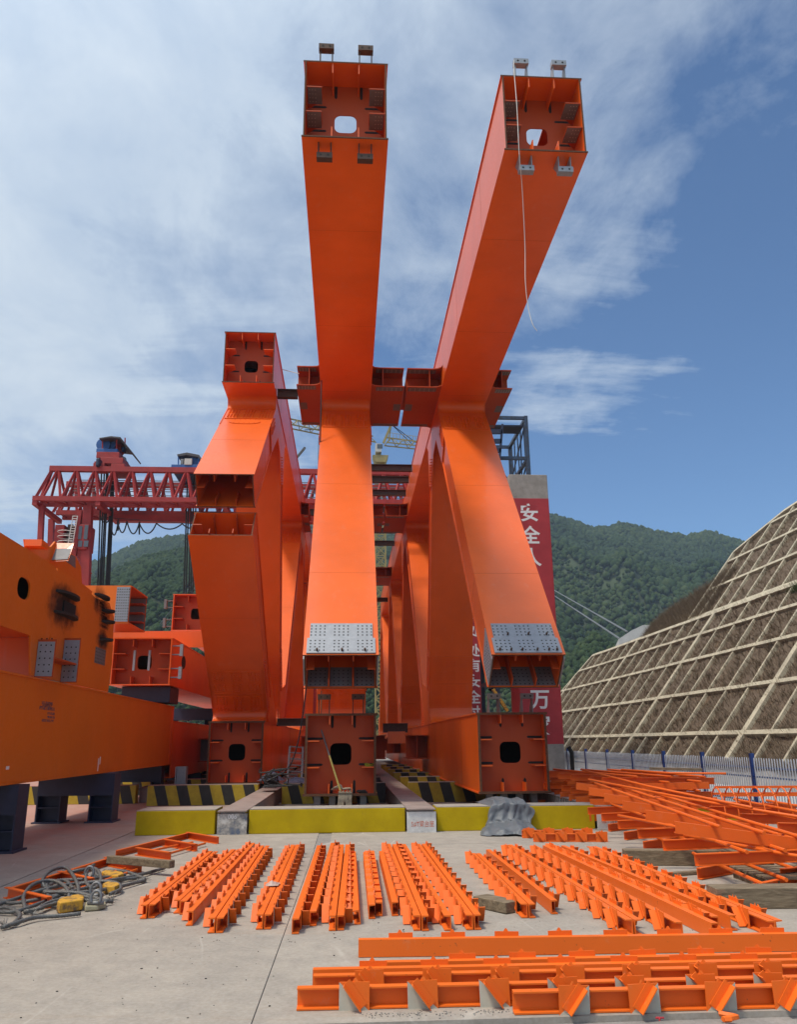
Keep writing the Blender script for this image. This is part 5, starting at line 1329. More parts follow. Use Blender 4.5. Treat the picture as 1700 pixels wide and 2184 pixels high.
mb = MB(); a = aty(262, 1478, 24.2); b = aty(364, 1500, 24.2); mb.box((a.x, 24.0, 2.75), (b.x, 25.2, cz0-.01)); tag(mb.build('support_block', 'navy', bevel=.02), 'dark navy block between the long left girder and the box girder end above', 'support block')
mb = MB(); a = atz(430, 1672, 0); mb.ibeam((-4.75, 24.4, 0), (-4.75, 24.4, .98), .3, .3, .02, .02, (1, 0, 0)); tag(mb.build('steel_post', 'zinc'), 'grey steel post beside the lower left box end of the left truss', 'post')

# ------------------------------------------------------------------ cleated channels laid out on the concrete
BH, BW = .126, .062
def cleat_mesh(gray, diag):
    """cleat in its beam's frame: y along the beam, x outward from the flange tips, z up (0 = underside)"""
    mb = MB(); wd, z0, z1 = .19, -.004, .158
    mb.box((0, -wd/2, z0), (.008, wd/2, z1), 0)
    if gray: mb.prism([(.0085, -wd/2, z0), (.0085, wd/2, z0), (.0085, -wd/2, z1)], (.0012, 0, 0), 1)
    mb.prism([(0.000, -.014, z1), (0.008, .014, z1), (0.004, 0, z1+.022)], (0, .012, 0), 0)
    if diag:
        a, b = Vector((.010, -.045, z1+.005)), Vector((.010, .062, z0+.03))
        d = (b-a).normalized(); q = Vector((1, 0, 0)).cross(d)
        mb.hexa([a-q*.03, a+q*.02, a+q*.02+Vector((.006, 0, 0)), a-q*.03+Vector((.006, 0, 0))], [b-q*.03, b+q*.02, b+q*.02+Vector((.006, 0, 0)), b-q*.03+Vector((.006, 0, 0))], 0)
        mb.hexa([a-q*.03, a-q*.024, a-q*.024+Vector((.066, 0, 0)), a-q*.03+Vector((.066, 0, 0))], [b-q*.03, b-q*.024, b-q*.024+Vector((.066, 0, 0)), b-q*.03+Vector((.066, 0, 0))], 0)
    return mb
PROTO = {}
def cleat_data(gray, diag):
    k = (gray, diag)
    if k not in PROTO:
        mb = cleat_mesh(gray, diag); me = bpy.data.meshes.new('cleat'); me.from_pydata(mb.v, [], mb.f)
        me.materials.append(M['orange_beam']); me.materials.append(M['tan']); me.polygons.foreach_set('material_index', mb.m)
        bm = bmesh.new(); bm.from_mesh(me); bmesh.ops.recalc_face_normals(bm, faces=bm.faces); bm.to_mesh(me); bm.free(); PROTO[k] = me
    return PROTO[k]
def channel_beam(p0, p1, side, label, group, gray=False, diag=True, pitch=.445, first=.32, roll=0.0, mirror=False):
    """channel from p0 (near/left end) to p1; flanges and cleats on 'side' (+1 = to the right of p0->p1)"""
    p0, p1 = Vector((p0[0], p0[1], 0)), Vector((p1[0], p1[1], 0)); d = p1-p0; Ln = d.length; ang = math.atan2(d.y, d.x)-PI/2
    mb = MB(); w_, h_, tf = BW, BH, .0095
    k = side
    prof = [(0, .004), (k*w_, .004), (k*w_, .004+tf), (k*.008, .004+tf+.004), (k*.008, h_-tf-.004), (k*w_, h_-tf), (k*w_, h_), (0, h_)]
    mb.prism([(a, 0, b) for a, b in prof], (0, Ln, 0))
    me = bpy.data.meshes.new('cleated_channel'); me.from_pydata(mb.v, [], mb.f); me.materials.append(M['orange_beam'])
    bm = bmesh.new(); bm.from_mesh(me); bmesh.ops.recalc_face_normals(bm, faces=bm.faces); bm.to_mesh(me); bm.free()
    o = bpy.data.objects.new('cleated_channel', me); C.objects.link(o); o.location = p0; o.rotation_euler = (0, roll, ang); tag(o, label, 'steel channel', group)
    BASE[o.name] = p0
    y = first; cm = cleat_data(gray, diag)
    while y < Ln-.05:
        c = bpy.data.objects.new('cleat', cm); C.objects.link(c); c.parent = o
        c.location = (k*w_+k*.0015, y+random.uniform(-.012, .012), 0); c.rotation_euler = (random.uniform(-.03, .03), 0, (0 if k > 0 else PI)+random.uniform(-.03, .03)); y += pitch
        if mirror: c.scale = (1, -1, 1)
    return o
GA = 'cleated orange channels laid in rows on the concrete'
def num(i): return ['first', 'second', 'third', 'fourth', 'fifth', 'sixth', 'seventh', 'eighth', 'ninth', 'tenth', 'eleventh', 'twelfth', 'thirteenth', 'fourteenth', 'fifteenth', 'sixteenth', 'seventeenth', 'eighteenth', 'nineteenth', 'twentieth'][i]
ROW = [  # near x, near y, far x, far y, side, gray
    (-1.93, 8.50, -1.93, 12.45, -1, 0), (-1.86, 8.52, -1.86, 12.40, 1, 0), (-1.66, 8.72, -1.64, 12.6, -1, 1), (-1.59, 8.66, -1.57, 12.58, 1, 0),
    (-1.40, 8.15, -1.41, 13.35, -1, 1), (-1.19, 7.83, -1.27, 13.0, -1, 0), (-1.10, 7.83, -1.19, 12.97, 1, 1),
    (-.77, 7.93, -.81, 13.03, -1, 1), (-.70, 7.93, -.73, 13.03, 1, 1), (-.47, 7.72, -.44, 12.9, 1, 0), (-.33, 8.02, -.24, 13.18, 1, 0),
    (-.12, 7.81, -.065, 12.95, -1, 1), (-.045, 7.82, .0, 12.95, 1, 0), (.14, 8.05, .15, 12.15, -1, 0), (.215, 8.27, .235, 12.06, 1, 1),
    (.35, 8.38, .395, 12.18, -1, 1), (.44, 8.38, .46, 12.12, 1, 1), (.63, 7.74, .62, 12.95, -1, 0), (.70, 7.72, .72, 12.88, 1, 0),
    (.93, 7.71, .89, 12.88, -1, 0), (1.095, 7.72, 1.08, 12.88, -1, 1), (1.165, 7.72, 1.15, 12.88, 1, 1),
    (1.68, 8.16, 1.73, 11.75, -1, 1), (1.75, 8.15, 1.81, 11.72, 1, 1), (1.97, 8.30, 1.98, 12.1, 1, 1)]
where = ['leftmost of the left row', 'just right of the leftmost', 'third from the left edge of the row', 'left of the long single one', 'single, flat web to the right, grey cleats', 'left one of the pair before the gap', 'right one of the pair before the gap, grey cleats',
         'left one of the pair crossed by a plastic scrap', 'right one of the pair crossed by a plastic scrap', 'single beside the slab joint', 'slightly bent, right of the slab joint', 'left one of the straight middle pair, grey cleats', 'right one of the straight middle pair',
         'short and tilted, cleats to the left', 'short, right beside the tilted one', 'left one of the short pair', 'right one of the short pair', 'left one of the pair right of the short ones', 'right one of the pair right of the short ones', 'single with flat web, left of the last pair',
         'left one of the pair beside the timber block', 'right one of the pair beside the timber block', 'left one of the short pair starting at the timber block', 'right one of the short pair starting at the timber block', 'short single one with its flat web turned left']
for p_, q_ in ((0, 1), (2, 3), (5, 6), (7, 8), (11, 12), (17, 18), (20, 21), (22, 23)):     # pairs lie web to web
    for k_, sg in ((p_, -1), (q_, 1)):
        r_ = ROW[k_]; cn, cf = (ROW[p_][0]+ROW[q_][0])/2 if sg < 0 else cn0, (ROW[p_][2]+ROW[q_][2])/2 if sg < 0 else cf0
        cn0, cf0 = cn, cf
        ROW[k_] = (cn+sg*.005, r_[1], cf+sg*(.005+.012*(k_ % 3 == 0)), r_[3], r_[4], r_[5])
for i, (a, b, c_, d_, s, g) in enumerate(ROW):
    channel_beam((a, b), (c_, d_), s, 'orange cleated channel, '+where[i], GA, bool(g), True, .40 if i < 22 else .40, .25+.03*(i % 4), roll=-.16 if i == 13 else 0)
ROW2 = [(2.452, 7.38, 2.38, 12.6, -1, 1), (2.463, 7.37, 2.391, 12.6, 1, 1), (2.83, 7.24, 2.78, 12.45, -1, 1), (3.05, 7.18, 2.88, 12.45, 1, 1), (3.23, 7.43, 3.07, 12.5, -1, 0), (3.34, 7.46, 3.14, 12.4, 1, 1), (3.615, 7.20, 3.54, 12.25, -1, 0), (3.626, 7.22, 3.556, 12.25, 1, 0)]
where2 = ['leftmost of the long right row, grey cleats', 'second of the long right row', 'third of the long right row, grey cleats on its left', 'fourth of the long right row, smudged flat web', 'fifth of the long right row, between plain ones', 'sixth of the long right row', 'left one of the rightmost pair, with leaning angles', 'rightmost of the long right row']
for i, (a, b, c_, d_, s, g) in enumerate(ROW2):
    channel_beam((a, b), (c_, d_), s, 'orange cleated channel, '+where2[i], GA, bool(g), True, .42, .3+.02*i)
GB = 'cleated orange channels across the foreground'
# p0 -> p1 runs left to right; side -1 = away from the viewer, +1 = towards the viewer
channel_beam((.10, 6.88), (6.3, 6.62), -1, 'long orange channel with flat web facing us, farthest back of the foreground ones', GB, False, False, .425, .32)
channel_beam((.28, 6.20), (5.8, 6.10), -1, 'orange channel mostly hidden, second from the back of the foreground ones', GB, False, False, .43, .55)
channel_beam((-.22, 6.06), (5.7, 5.92), -1, 'orange channel in the middle of the foreground ones, plain plates behind it', GB, False, False, .435, .40)
channel_beam((-.21, 5.97), (5.7, 5.83), 1, 'orange channel in the middle of the foreground ones, slanted angles facing us', GB, False, True, .445, .38)
channel_beam((-.30, 5.70), (5.6, 5.60), 1, 'orange channel reaching farthest left in the foreground, half-grey cleats', GB, True, True, .442, .35)
o = channel_beam((1.03, 5.50), (6.2, 5.42), 1, 'nearest orange channel at the lower right, grey corner cleats', GB, True, True, .455, .36, 0.0, True)
channel_beam((3.02, 14.58), (4.2, 14.42), 1, 'short orange channel behind, before the right yellow wall', 'short cleated channels before the yellow wall', False, True, .33, .12)
channel_beam((3.09, 14.02), (4.24, 13.86), 1, 'short orange channel in front, before the right yellow wall', 'short cleated channels before the yellow wall', False, True, .33, .12)

# ------------------------------------------------------------------ heap of handrail panels on the right
GP = 'orange handrail panels in the heap'
def panel(loc, rz, n, pitch, plen, rods, label, tilt=(0, 0), side=1, jitter=.0, rod_off=None, flip=False, skew=0.0):
    """panel lying flat: rods along local y, posts along local x"""
    T = bpy.data.objects.new('handrail_panel', None); C.objects.link(T); T.location = loc; T.rotation_euler = (tilt[0], tilt[1], rz); tag(T, label, 'handrail panel', GP); T.empty_display_size = .1
    BASE[T.name] = Vector((0, 0, 0))
    for i in range(n):
        mb = MB(); y = i*pitch+random.uniform(-jitter, jitter); dx = random.uniform(-jitter, jitter)
        mb.channel((dx, y, 0), (dx+plen, y+skew*plen, 0), .126, .06, -1 if flip else 1); mb.build('post', 'orange_thin', T)
    Ln = (n-1)*pitch
    for r_ in rods:
        mb = MB(); x = r_*plen; mb.tube([(x, -.25+skew*x, .086), (x, Ln*.5+skew*x, .086), (x, Ln+.3+skew*x, .086)], .022, 8); mb.build('rail', 'orange_thin', T)
    return T
ang = lambda a, b: math.atan2(b[1]-a[1], b[0]-a[0])-PI/2
# low panel, posts splayed towards the viewer
panel((4.02, 8.75, .07), ang((4.02, 8.75), (4.95, 16.9)), 7, 1.32, 1.15, (.25, .55, .9), 'lowest orange panel of the heap, slanting post ends resting near the timber baulks', skew=.85)
panel((3.80, 9.2, .34), ang((3.80, 9.2), (4.5, 15.7)), 6, 1.28, 1.7, (.3, .55, .85), 'orange panel lying level on the lowest one, square post ends to the left', tilt=(0, -.02), skew=.12)
panel((3.74, 9.5, .64), ang((3.74, 9.5), (4.42, 16.1)), 6, 1.31, 1.45, (.28, .6, .9), 'topmost orange panel in front, broad flat posts sloping down to the right', tilt=(.018, .13), flip=True, skew=-.06)
panel((4.75, 7.3, .13), ang((4.3, 7.3), (4.75, 14.0)), 7, 1.1, 1.9, (.25, .5, .8), 'orange panel low at the right picture edge under the sloping rails', skew=.5)
panel((5.0, 7.6, .55), ang((4.4, 7.4), (5.2, 14.4)), 6, 1.3, 2.0, (.2, .5, .8), 'orange panel at the right picture edge, above the low one', skew=.2, tilt=(0, .05))
lv = ['bottom', 'second', 'third', 'fourth', 'fifth', 'sixth', 'top']
for k in range(7):
    z = .07+.129*k
    ox = 4.75+random.uniform(-.25, .2)+.02*k; oy = 15.8+random.uniform(-.2, .3)+(.25 if k > 5 else 0)
    panel((ox, oy, z), random.uniform(-.13, .13), 6, .82, 2.35+random.uniform(-.3, .35), (.25, .55, .85), f'orange panel in the stack by the fence, {lv[k]} layer', jitter=.06, flip=k % 2 == 1, skew=random.uniform(-.12, .10), tilt=(random.uniform(-.012, .012), random.uniform(-.02, .02)))
for k, (a, b) in enumerate((((4.5, 15.4, .90), (5.9, 9.6, .62)), ((5.0, 17.5, 1.0), (5.4, 11.0, .72)), ((3.9, 12.0, .56), (5.6, 8.2, .36)), ((5.6, 16.8, 1.02), (7.0, 15.1, .99)), ((4.2, 10.4, .46), (5.3, 7.6, .40)))):
    mb = MB(); a, b = Vector(a), Vector(b); mb.tube([a, a.lerp(b, .5)+Vector((0, 0, -.03)), b], .02, 8)
    tag(mb.build('loose_rail', 'orange_thin', smooth=True), 'loose orange round rail lying across the heap, '+['longest one sloping to the right edge', 'one coming forward from the back stack', 'one over the middle of the front panels', 'short one on the back stack', 'short one nearest the viewer'][k], 'steel rail', 'loose rails on the heap')
mb = MB(); a, b = aty(1385, 1629, 17.6), aty(1498, 1634, 17.2); mb.bar((a.x, a.y, 1.01), (b.x, b.y, .99), .25, .05); tag(mb.build('plank', 'wood'), 'grey plank lying on top of the panel stack by the fence', 'plank')
# hooped ladder cage
T = thing('ladder_cage', (6.7, 12.4, .3), 'orange hooped ladder cage lying behind the panel heap at the right edge', 'ladder cage')
p0 = Vector((5.75, 12.6, .40)); dC = Vector((1.0, -.12, 0)).normalized(); pr_ = Vector((.12, 1.0, 0)).normalized(); Rr = .34
for i in range(16):
    c_ = p0+dC*(.02+.20*i)+pr_*Rr; pts = []
    for t in np.linspace(-.15*PI, 1.15*PI, 22): pts.append(c_-pr_*math.cos(t)*Rr+Vector((0, 0, max(0, math.sin(t))*.47 if math.sin(t) > 0 else math.sin(t)*.5)))
    mb = MB(); mb.tube(pts, .011, 6); mb.build('hoop', 'orange_thin', T)
for t in (0, .28, .5, .72, 1):
    o_ = pr_*(Rr-math.cos(t*PI)*Rr)+Vector((0, 0, math.sin(t*PI)*.475)); mb = MB(); mb.bar(p0+o_, p0+o_+dC*3.3, .012 if 0 < t < 1 else .02, .035); mb.build('strap', 'orange_thin', T)
for s in (0, 1):
    o_ = pr_*(2*Rr*s)+Vector((0, 0, -.24)); mb = MB(); mb.bar(p0+o_+dC*.35, p0+o_+dC*3.3, .06, .05); mb.build('stringer', 'orange_thin', T)
mb = MB(); mb.box((5.9, 11.1, .12), (9.2, 11.2, .42)); tag(mb.build('steel_plate_strip', 'orange_beam'), 'broad orange strip behind the front panel at the right edge, below the ladder cage', 'steel strip')
# timber
def timber(p, q, w_, h_, z, label, mat='wood', name='timber_baulk', group=None):
    mb = MB(); mb.bar((p[0], p[1], z+h_/2), (q[0], q[1], z+h_/2), w_, h_)
    return tag(mb.build(name, mat, bevel=.008), label, 'timber', group)
timber((1.36, 8.78), (1.62, 8.40), .20, .10, .004, 'grey timber block wedged beside the pair of orange channels')
timber((3.72, 11.35), (5.6, 11.05), .22, .19, .0, 'thick weathered timber baulk under the middle of the panel heap')
timber((3.64, 8.48), (5.6, 8.38), .26, .19, .0, 'thick timber baulk nearest the viewer under the panel heap')
timber((3.95, 10.35), (4.75, 10.55), .08, .04, .004, 'thin plank on the concrete in front of the middle baulk', name='plank')
T = thing('pallet', (5.1, 9.5, 0), 'broken wooden pallet under the right part of the panel heap', 'pallet')
for i in range(6):
    mb = MB(); y = 9.2+i*.16; mb.box((4.6, y, .12), (5.8, y+.12, .14)); mb.build('board', 'wood', T)
for x in (4.65, 5.15, 5.7):
    mb = MB(); mb.box((x, 9.2, 0), (x+.08, 10.15, .119)); mb.build('bearer', 'wood', T)

# ------------------------------------------------------------------ ladder frames, wire rope and timber on the left
def gp(px, py, z=0): return atz(px, py, z)
c8 = lambda x, y: (.4165*x, 1711+.4165*y)
def frame_panel(A, B, posts_, rods, label):
    """A,B long member ends (photo points in crop), posts: (start, end) pairs"""
    T = thing('handrail_panel', gp(*c8(*A)), label, 'handrail panel', 'handrail panels lying on the left')
    mb = MB(); a, b = gp(*c8(*A), .05), gp(*c8(*B), .05); mb.channel(a, b, .09, .05, 1); mb.build('rail', 'orange_thin', T)
    for p, q in posts_:
        mb = MB(); mb.channel(gp(*c8(*p), .055), gp(*c8(*q), .055), .11, .055, 1); mb.build('post', 'orange_thin', T)
    for p, q in rods:
        mb = MB(); mb.tube([gp(*c8(*p), .05), gp(*c8(*q), .05)], .017, 8); mb.build('rail', 'orange_thin', T)
frame_panel((590, 262), (962, 168), [((962, 168), (1120, 195)), ((845, 205), (1010, 232)), ((705, 250), (875, 275))], [((760, 250), (985, 205)), ((840, 270), (1050, 210))], 'orange ladder-like handrail panel lying before the left yellow wall')
frame_panel((42, 460), (560, 298), [((42, 460), (262, 512)), ((310, 375), (480, 412)), ((545, 300), (725, 335))], [((150, 480), (640, 340)), ((235, 500), (700, 345))], 'orange handrail panel under the coil of wire rope')
mb = MB(); a, b = gp(*c8(558, 292), .14), gp(*c8(880, 318), .14); mb.bar(a, b, .10, .09); tag(mb.build('timber_baulk', 'wood', bevel=.006), 'weathered plank across the handrail panels on the left', 'timber')
# wire rope
def rope_mesh(mb, pts, r=.020, strands=5, pitch=.11, n=5):
    P = [Vector(p) for p in pts]; # resample
    cum = [0.0]
    for a, b in zip(P, P[1:]): cum.append(cum[-1]+(b-a).length)
    Ln = cum[-1]; k = max(8, int(Ln/.028)); S = []
    for i in range(k+1):
        s = Ln*i/k; j = 0
        while j < len(cum)-2 and cum[j+1] < s: j += 1
        t = (s-cum[j])/max(1e-6, cum[j+1]-cum[j]); S.append(P[j].lerp(P[j+1], t))
    for q in range(strands):
        pth = []
        for i, p in enumerate(S):
            d = (S[min(i+1, k)]-S[max(i-1, 0)]).normalized(); a = Vector((0, 0, 1)) if abs(d.z) < .9 else Vector((1, 0, 0)); x = d.cross(a).normalized(); y = d.cross(x)
            th = 2*PI*(Ln*i/k/pitch+q/strands); pth.append(p+x*math.cos(th)*r*.58+y*math.sin(th)*r*.58)
        mb.tube(pth, r*.46, n)
def spline(ctrl, k=10):
    P = [Vector(p) for p in ctrl]; P = [P[0]*2-P[1]]+P+[P[-1]*2-P[-2]]; out_ = []
    for i in range(1, len(P)-2):
        for j in range(k):
            t = j/k; a, b, c_, d = P[i-1], P[i], P[i+1], P[i+2]
            out_.append(.5*((2*b)+(-a+c_)*t+(2*a-5*b+4*c_-d)*t*t+(-a+3*b-3*c_+d)*t**3))
    out_.append(P[-2]); return out_
T = thing('wire_rope_sling', gp(*c8(350, 520)), 'tangled grey wire rope sling with worn yellow blocks lying on the left concrete', 'wire rope')
def rp(pts): return spline([gp(*c8(x, y), z if z < .06 else .06+(z-.06)*.45) for x, y, z in pts])
ROPES = [
 [(840, 338, .03), (720, 370, .04), (560, 400, .06), (400, 415, .10), (250, 440, .12), (90, 490, .05), (-60, 540, .03)],
 [(740, 400, .03), (620, 430, .04), (480, 455, .07), (330, 470, .09), (180, 500, .06), (60, 515, .04), (-40, 505, .03)],
 [(-40, 545, .03), (40, 540, .05), (100, 575, .04), (60, 625, .03), (5, 640, .03)],
 [(410, 570, .03), (300, 582, .03), (180, 590, .04), (90, 615, .04), (10, 640, .03)],
 [(130, 555, .03), (120, 480, .12), (170, 420, .22), (260, 400, .24), (330, 430, .18), (350, 490, .08), (300, 510, .04), (250, 480, .05), (235, 420, .16)],
 [(230, 440, .10), (215, 400, .24), (260, 350, .30), (330, 335, .28), (370, 370, .2), (400, 440, .10), (385, 500, .05)],
 [(220, 460, .14), (330, 460, .16), (430, 470, .12), (520, 500, .06), (575, 510, .03)],
 [(180, 550, .05), (260, 510, .07), (380, 485, .09), (470, 490, .06), (540, 515, .04)],
 [(460, 330, .16), (500, 350, .12), (515, 400, .10), (480, 440, .08), (440, 410, .12), (445, 350, .18), (480, 320, .20)],
 [(530, 350, .06), (620, 350, .06), (700, 375, .05), (740, 395, .04), (700, 400, .03)],
 [(400, 420, .10), (520, 405, .12), (600, 415, .10), (615, 445, .05), (560, 470, .04)],
 [(120, 560, .03), (200, 545, .05), (240, 530, .05), (330, 505, .06)],
 [(-40, 520, .03), (60, 500, .05), (150, 470, .07), (240, 455, .08), (340, 475, .08), (420, 500, .06), (500, 505, .05)],
 [(-30, 560, .03), (70, 560, .04), (170, 530, .05), (270, 490, .07), (370, 455, .08), (480, 430, .06), (600, 400, .04), (720, 385, .03)],
 [(210, 425, .06), (300, 400, .1), (420, 395, .1), (530, 385, .07), (640, 372, .05)],
 [(280, 520, .05), (240, 470, .09), (260, 420, .12), (330, 400, .12), (370, 440, .08)],
 [(350, 360, .16), (420, 345, .2), (470, 345, .16), (500, 380, .08)],
]
for pts in ROPES:
    mb = MB(); rope_mesh(mb, rp(pts), .021); kind(mb.build('rope_strand', 'wire', T, smooth=True), 'part') if False else mb.build('rope_strand', 'wire', T, smooth=True)
for (x, y) in ((20, 640), (570, 505), (735, 402), (165, 572)):   # frayed ends
    mb = MB(); c_ = gp(*c8(x, y), .02)
    for _ in range(26):
        v = Vector((random.gauss(0, 1), random.gauss(0, 1), abs(random.gauss(0, .7)))).normalized()*random.uniform(.05, .12); mb.tube([c_, c_+v*.5, c_+v+Vector((0, 0, -.01))], .0022, 3)
    kind(mb.build('frayed_end', 'wire', T), 'stuff')
def block(poly, z, h, name='hook_block', mat='hook_yellow'):
    mb = MB(); mb.prism([gp(*c8(x, y), z) for x, y in poly], (0, 0, h)); return mb.build(name, mat, T, bevel=.012)
block([(285, 560), (300, 545), (395, 520), (425, 530), (420, 552), (300, 572)], .01, .10)
block([(515, 385), (540, 375), (620, 385), (630, 395), (600, 408), (530, 398)], .02, .07)
block([(520, 455), (550, 440), (600, 445), (608, 458), (585, 470), (530, 468)], .01, .08)
block([(430, 540), (470, 515), (530, 520), (540, 545), (500, 555), (430, 560)], .005, .05, 'plastic_wrap', simple('dull_plastic', (.42, .38, .24), .35, 0, .3, 14, .2))
for (x, y, r) in ((455, 360, .05), (488, 450, .055), (490, 490, .05)):
    mb = MB(); c_ = gp(*c8(x, y), .12); mb.tube([c_+Vector((r*math.cos(t), .2*r*math.sin(t), r*math.sin(t)*1.3)) for t in np.linspace(-.25*PI, 1.25*PI, 16)], .016, 8); a = c_+Vector((-r, 0, -r*.9)); mb.tube([a-Vector((.03, 0, 0)), a+Vector((2*r+.03, 0, 0))], .018, 8); mb.build('shackle', 'steel', T, smooth=True)

# ------------------------------------------------------------------ small things around the truss ends
# grating before the long yellow wall
T = thing('steel_grating', gp(636, 1775), 'rusty orange steel grating with hooked ends leaning at the foot of the long yellow wall', 'grating')
a, b = gp(548, 1777), gp(722, 1772); d = (b-a).normalized(); nq = Vector((-d.y, d.x, 0)); mb = MB()
for s in (0, .30): mb.bar(a+nq*s+Vector((0, 0, .03+s*.22)), b+nq*s+Vector((0, 0, .03+s*.22)), .03, .06)
mb.build('frame', 'orange_thin', T); mb = MB(); k = int((b-a).length/.06)
for i in range(k):
    p = a+d*(.03+.06*i); mb.bar(p+Vector((0, 0, .035)), p+nq*.30+Vector((0, 0, .10)), .008, .03)
kind(mb.build('bars', 'rust', T), 'stuff')
for p, s in ((a, -1), (b, 1)):
    mb = MB(); mb.tube([p+nq*.1+Vector((0, 0, .05))]+[p+nq*.1+d*s*(.03+.05*math.sin(t))+Vector((0, 0, .08-.045*math.cos(t))) for t in np.linspace(0, PI*1.1, 9)], .010, 6); mb.build('hook', 'rust', T)
# pole, slings and strap in the middle lower chord
c2b = lambda x, y: (413+.243*x, 1475+.243*y)
mb = MB(); a, b, c_ = aty(*c2b(1118, 330), 19.2), aty(*c2b(1190, 560), 18.98), aty(*c2b(1290, 878), 18.84); mb.tube([a, b], .018, 8, 1); mb.tube([b, c_], .022, 8, 0)
tag(mb.build('pole', ['polepaint', 'steel']), 'slanted yellow and grey pole leaning inside the middle truss box end', 'pole')
T = thing('lifting_sling', aty(*c2b(1325, 1000), 18.6), 'dirty webbing sling hanging over the lip of the middle lower chord', 'sling')
for (x0, x1, yb) in ((1285, 1275, 1010), (1312, 1300, 1012), (1345, 1350, 1012), (1375, 1372, 1010)):
    mb = MB(); a, m_, b = aty(*c2b(x0+5, 880), 18.95), aty(*c2b(x0, 905), 18.74), aty(*c2b(x1, yb), 18.72)
    pts = [a, m_+Vector((0, 0, .05)), m_, m_.lerp(b, .35)+Vector((random.uniform(-.03, .03), -.01, 0)), m_.lerp(b, .7), b]
    sp_ = spline(pts, 4)
    for p, q in zip(sp_, sp_[1:]): mb.bar(p, q+(q-p)*.05, .075, .018, (0, -1, .2))
    mb.build('webbing_strand', 'webbing', T)
mb = MB()
for k in range(3):
    pts = spline([aty(*c2b(1210+20*k, 880), 18.95)+Vector((0, .0, .05)), aty(*c2b(1250+15*k, 866), 18.9)+Vector((0, 0, .07+.02*k)), aty(*c2b(1310, 870), 18.9)+Vector((0, 0, .04)), aty(*c2b(1360+10*k, 862), 18.95)+Vector((0, 0, .03)), aty(*c2b(1385, 885), 18.92)], 5)
    for p, q in zip(pts, pts[1:]): mb.bar(p, q+(q-p)*.05, .07, .02, (0, -.3, 1))
mb.build('webbing_loop', 'webbing', T)
mb = MB()
for k in range(4):
    pts = spline([aty(*c2b(1500+random.uniform(0, 80), 630+random.uniform(0, 32)), 18.95+random.uniform(0, .2))+Vector((0, 0, .0)) for _ in range(7)], 5)
    for p, q in zip(pts, pts[1:]):
        if (q-p).length > 1e-4: mb.bar(p, q+(q-p)*.05, .05, .012, (0, -.3, 1))
tag(mb.build('ratchet_strap', 'strapyg'), 'crumpled yellow-green strap on the right side stiffener of the middle box end', 'strap')
mb = MB()
for k in range(9):
    pts = spline([aty(*c2b(1425+random.uniform(0, 105), 888+random.uniform(-20, 6)), 19.0) for _ in range(5)], 4); mb.tube(pts, .02, 5)
tag(mb.build('cable_tangle', 'blackcable'), 'black cable tangle lying inside the right of the middle box end', 'cable')
# welding set with blue cloth
T = thing('welding_set', aty(*c2b(670, 870), 21.6), 'dark welding set with a blue cloth and cables between left and middle trusses', 'welding set')
a, b = aty(*c2b(610, 845), 21.6), aty(*c2b(735, 740), 21.6); mb = MB(); mb.box((a.x, 21.6, a.z), (b.x, 22.2, b.z)); mb.build('case', 'black_steel', T, bevel=.03)
mb = MB()
for x in (a.x+.05, b.x-.05): mb.tube([(x, 21.55, a.z), (x, 21.55, b.z+.05), (x, 22.2, b.z+.1)], .015, 6)
mb.tube([(a.x+.05, 21.55, b.z), (b.x-.05, 21.55, b.z)], .015, 6); mb.build('handle', 'blackcable', T)
def crumple(mb, cx, cy, cz, rx, ry, h, seed, nx=30, ny=30, fold=.3, sag=1.0):
    rows = []
    for i in range(ny+1):
        row = []
        for j in range(nx+1):
            u, v = -1+2*j/nx, -1+2*i/ny; r = math.hypot(u, v)
            n1 = mn.noise(Vector((u*1.8, v*1.8, seed))); n2 = mn.noise(Vector((u*5, v*5, seed+4))); n3 = abs(mn.noise(Vector((u*3.1+n1, v*3.1-n1, seed+9))))
            z = h*max(0, 1-r**1.6*sag)+fold*h*(.6*n1+.3*n2-.8*n3+.3)*max(.08, 1-.45*r)
            row.append((cx+u*rx*(1+.18*n1), cy+v*ry*(1+.2*n2), max(cz+.006+.01*(n3+.3), cz+z)))
        rows.append(row)
    mb.grid(rows)
mb = MB(); crumple(mb, (a.x+b.x)/2, 21.85, b.z-.12, .34, .30, .22, 3.3, fold=.2); ob = mb.build('cloth', 'cloth', T, smooth=True)
for k in range(5):
    pts = spline([(a.x+random.uniform(-.1, .9), 21.5, a.z+random.uniform(0, .5)) for _ in range(5)], 5); mb = MB(); mb.tube(pts, .018, 6); mb.build('cable', 'blackcable', T)
mb = MB(); crumple(mb, b.x+.5, 21.9, a.z+.10, .35, .3, .14, 7.3, fold=.3); tag(mb.build('cloth_bundle', 'cloth', smooth=True), 'dark bundle of cloth beside the welding set', 'cloth')
# ladder and hanging cable
T = thing('ladder', aty(634, 1655, 22.6), 'grey metal ladder leaning between left and middle trusses', 'ladder')
l0, l1, r0, r1 = aty(613, 1658, 22.0), aty(618, 1592, 22.9), aty(643, 1660, 22.0), aty(646, 1594, 22.9)
for a, b in ((l0, l1), (r0, r1)):
    mb = MB(); mb.bar(a-(b-a)*.25, b, .05, .03); mb.build('stringer', 'steel', T)
for i in range(7):
    t = -.2+1.2*i/6; mb = MB(); mb.bar(l0.lerp(l1, t), r0.lerp(r1, t), .035, .03); mb.build('rung', 'steel', T)
c6 = lambda x, y: (619.5+.2776*x, 737.5+.2776*y)
pts = [aty(*c6(238, 190), 23.6), aty(683, 960, 23.3), aty(680, 1010, 23.1), aty(655, 1450, 19.2), aty(648, 1500, 19.5), aty(628, 1600, 20.5), aty(606, 1650, 21.3)]
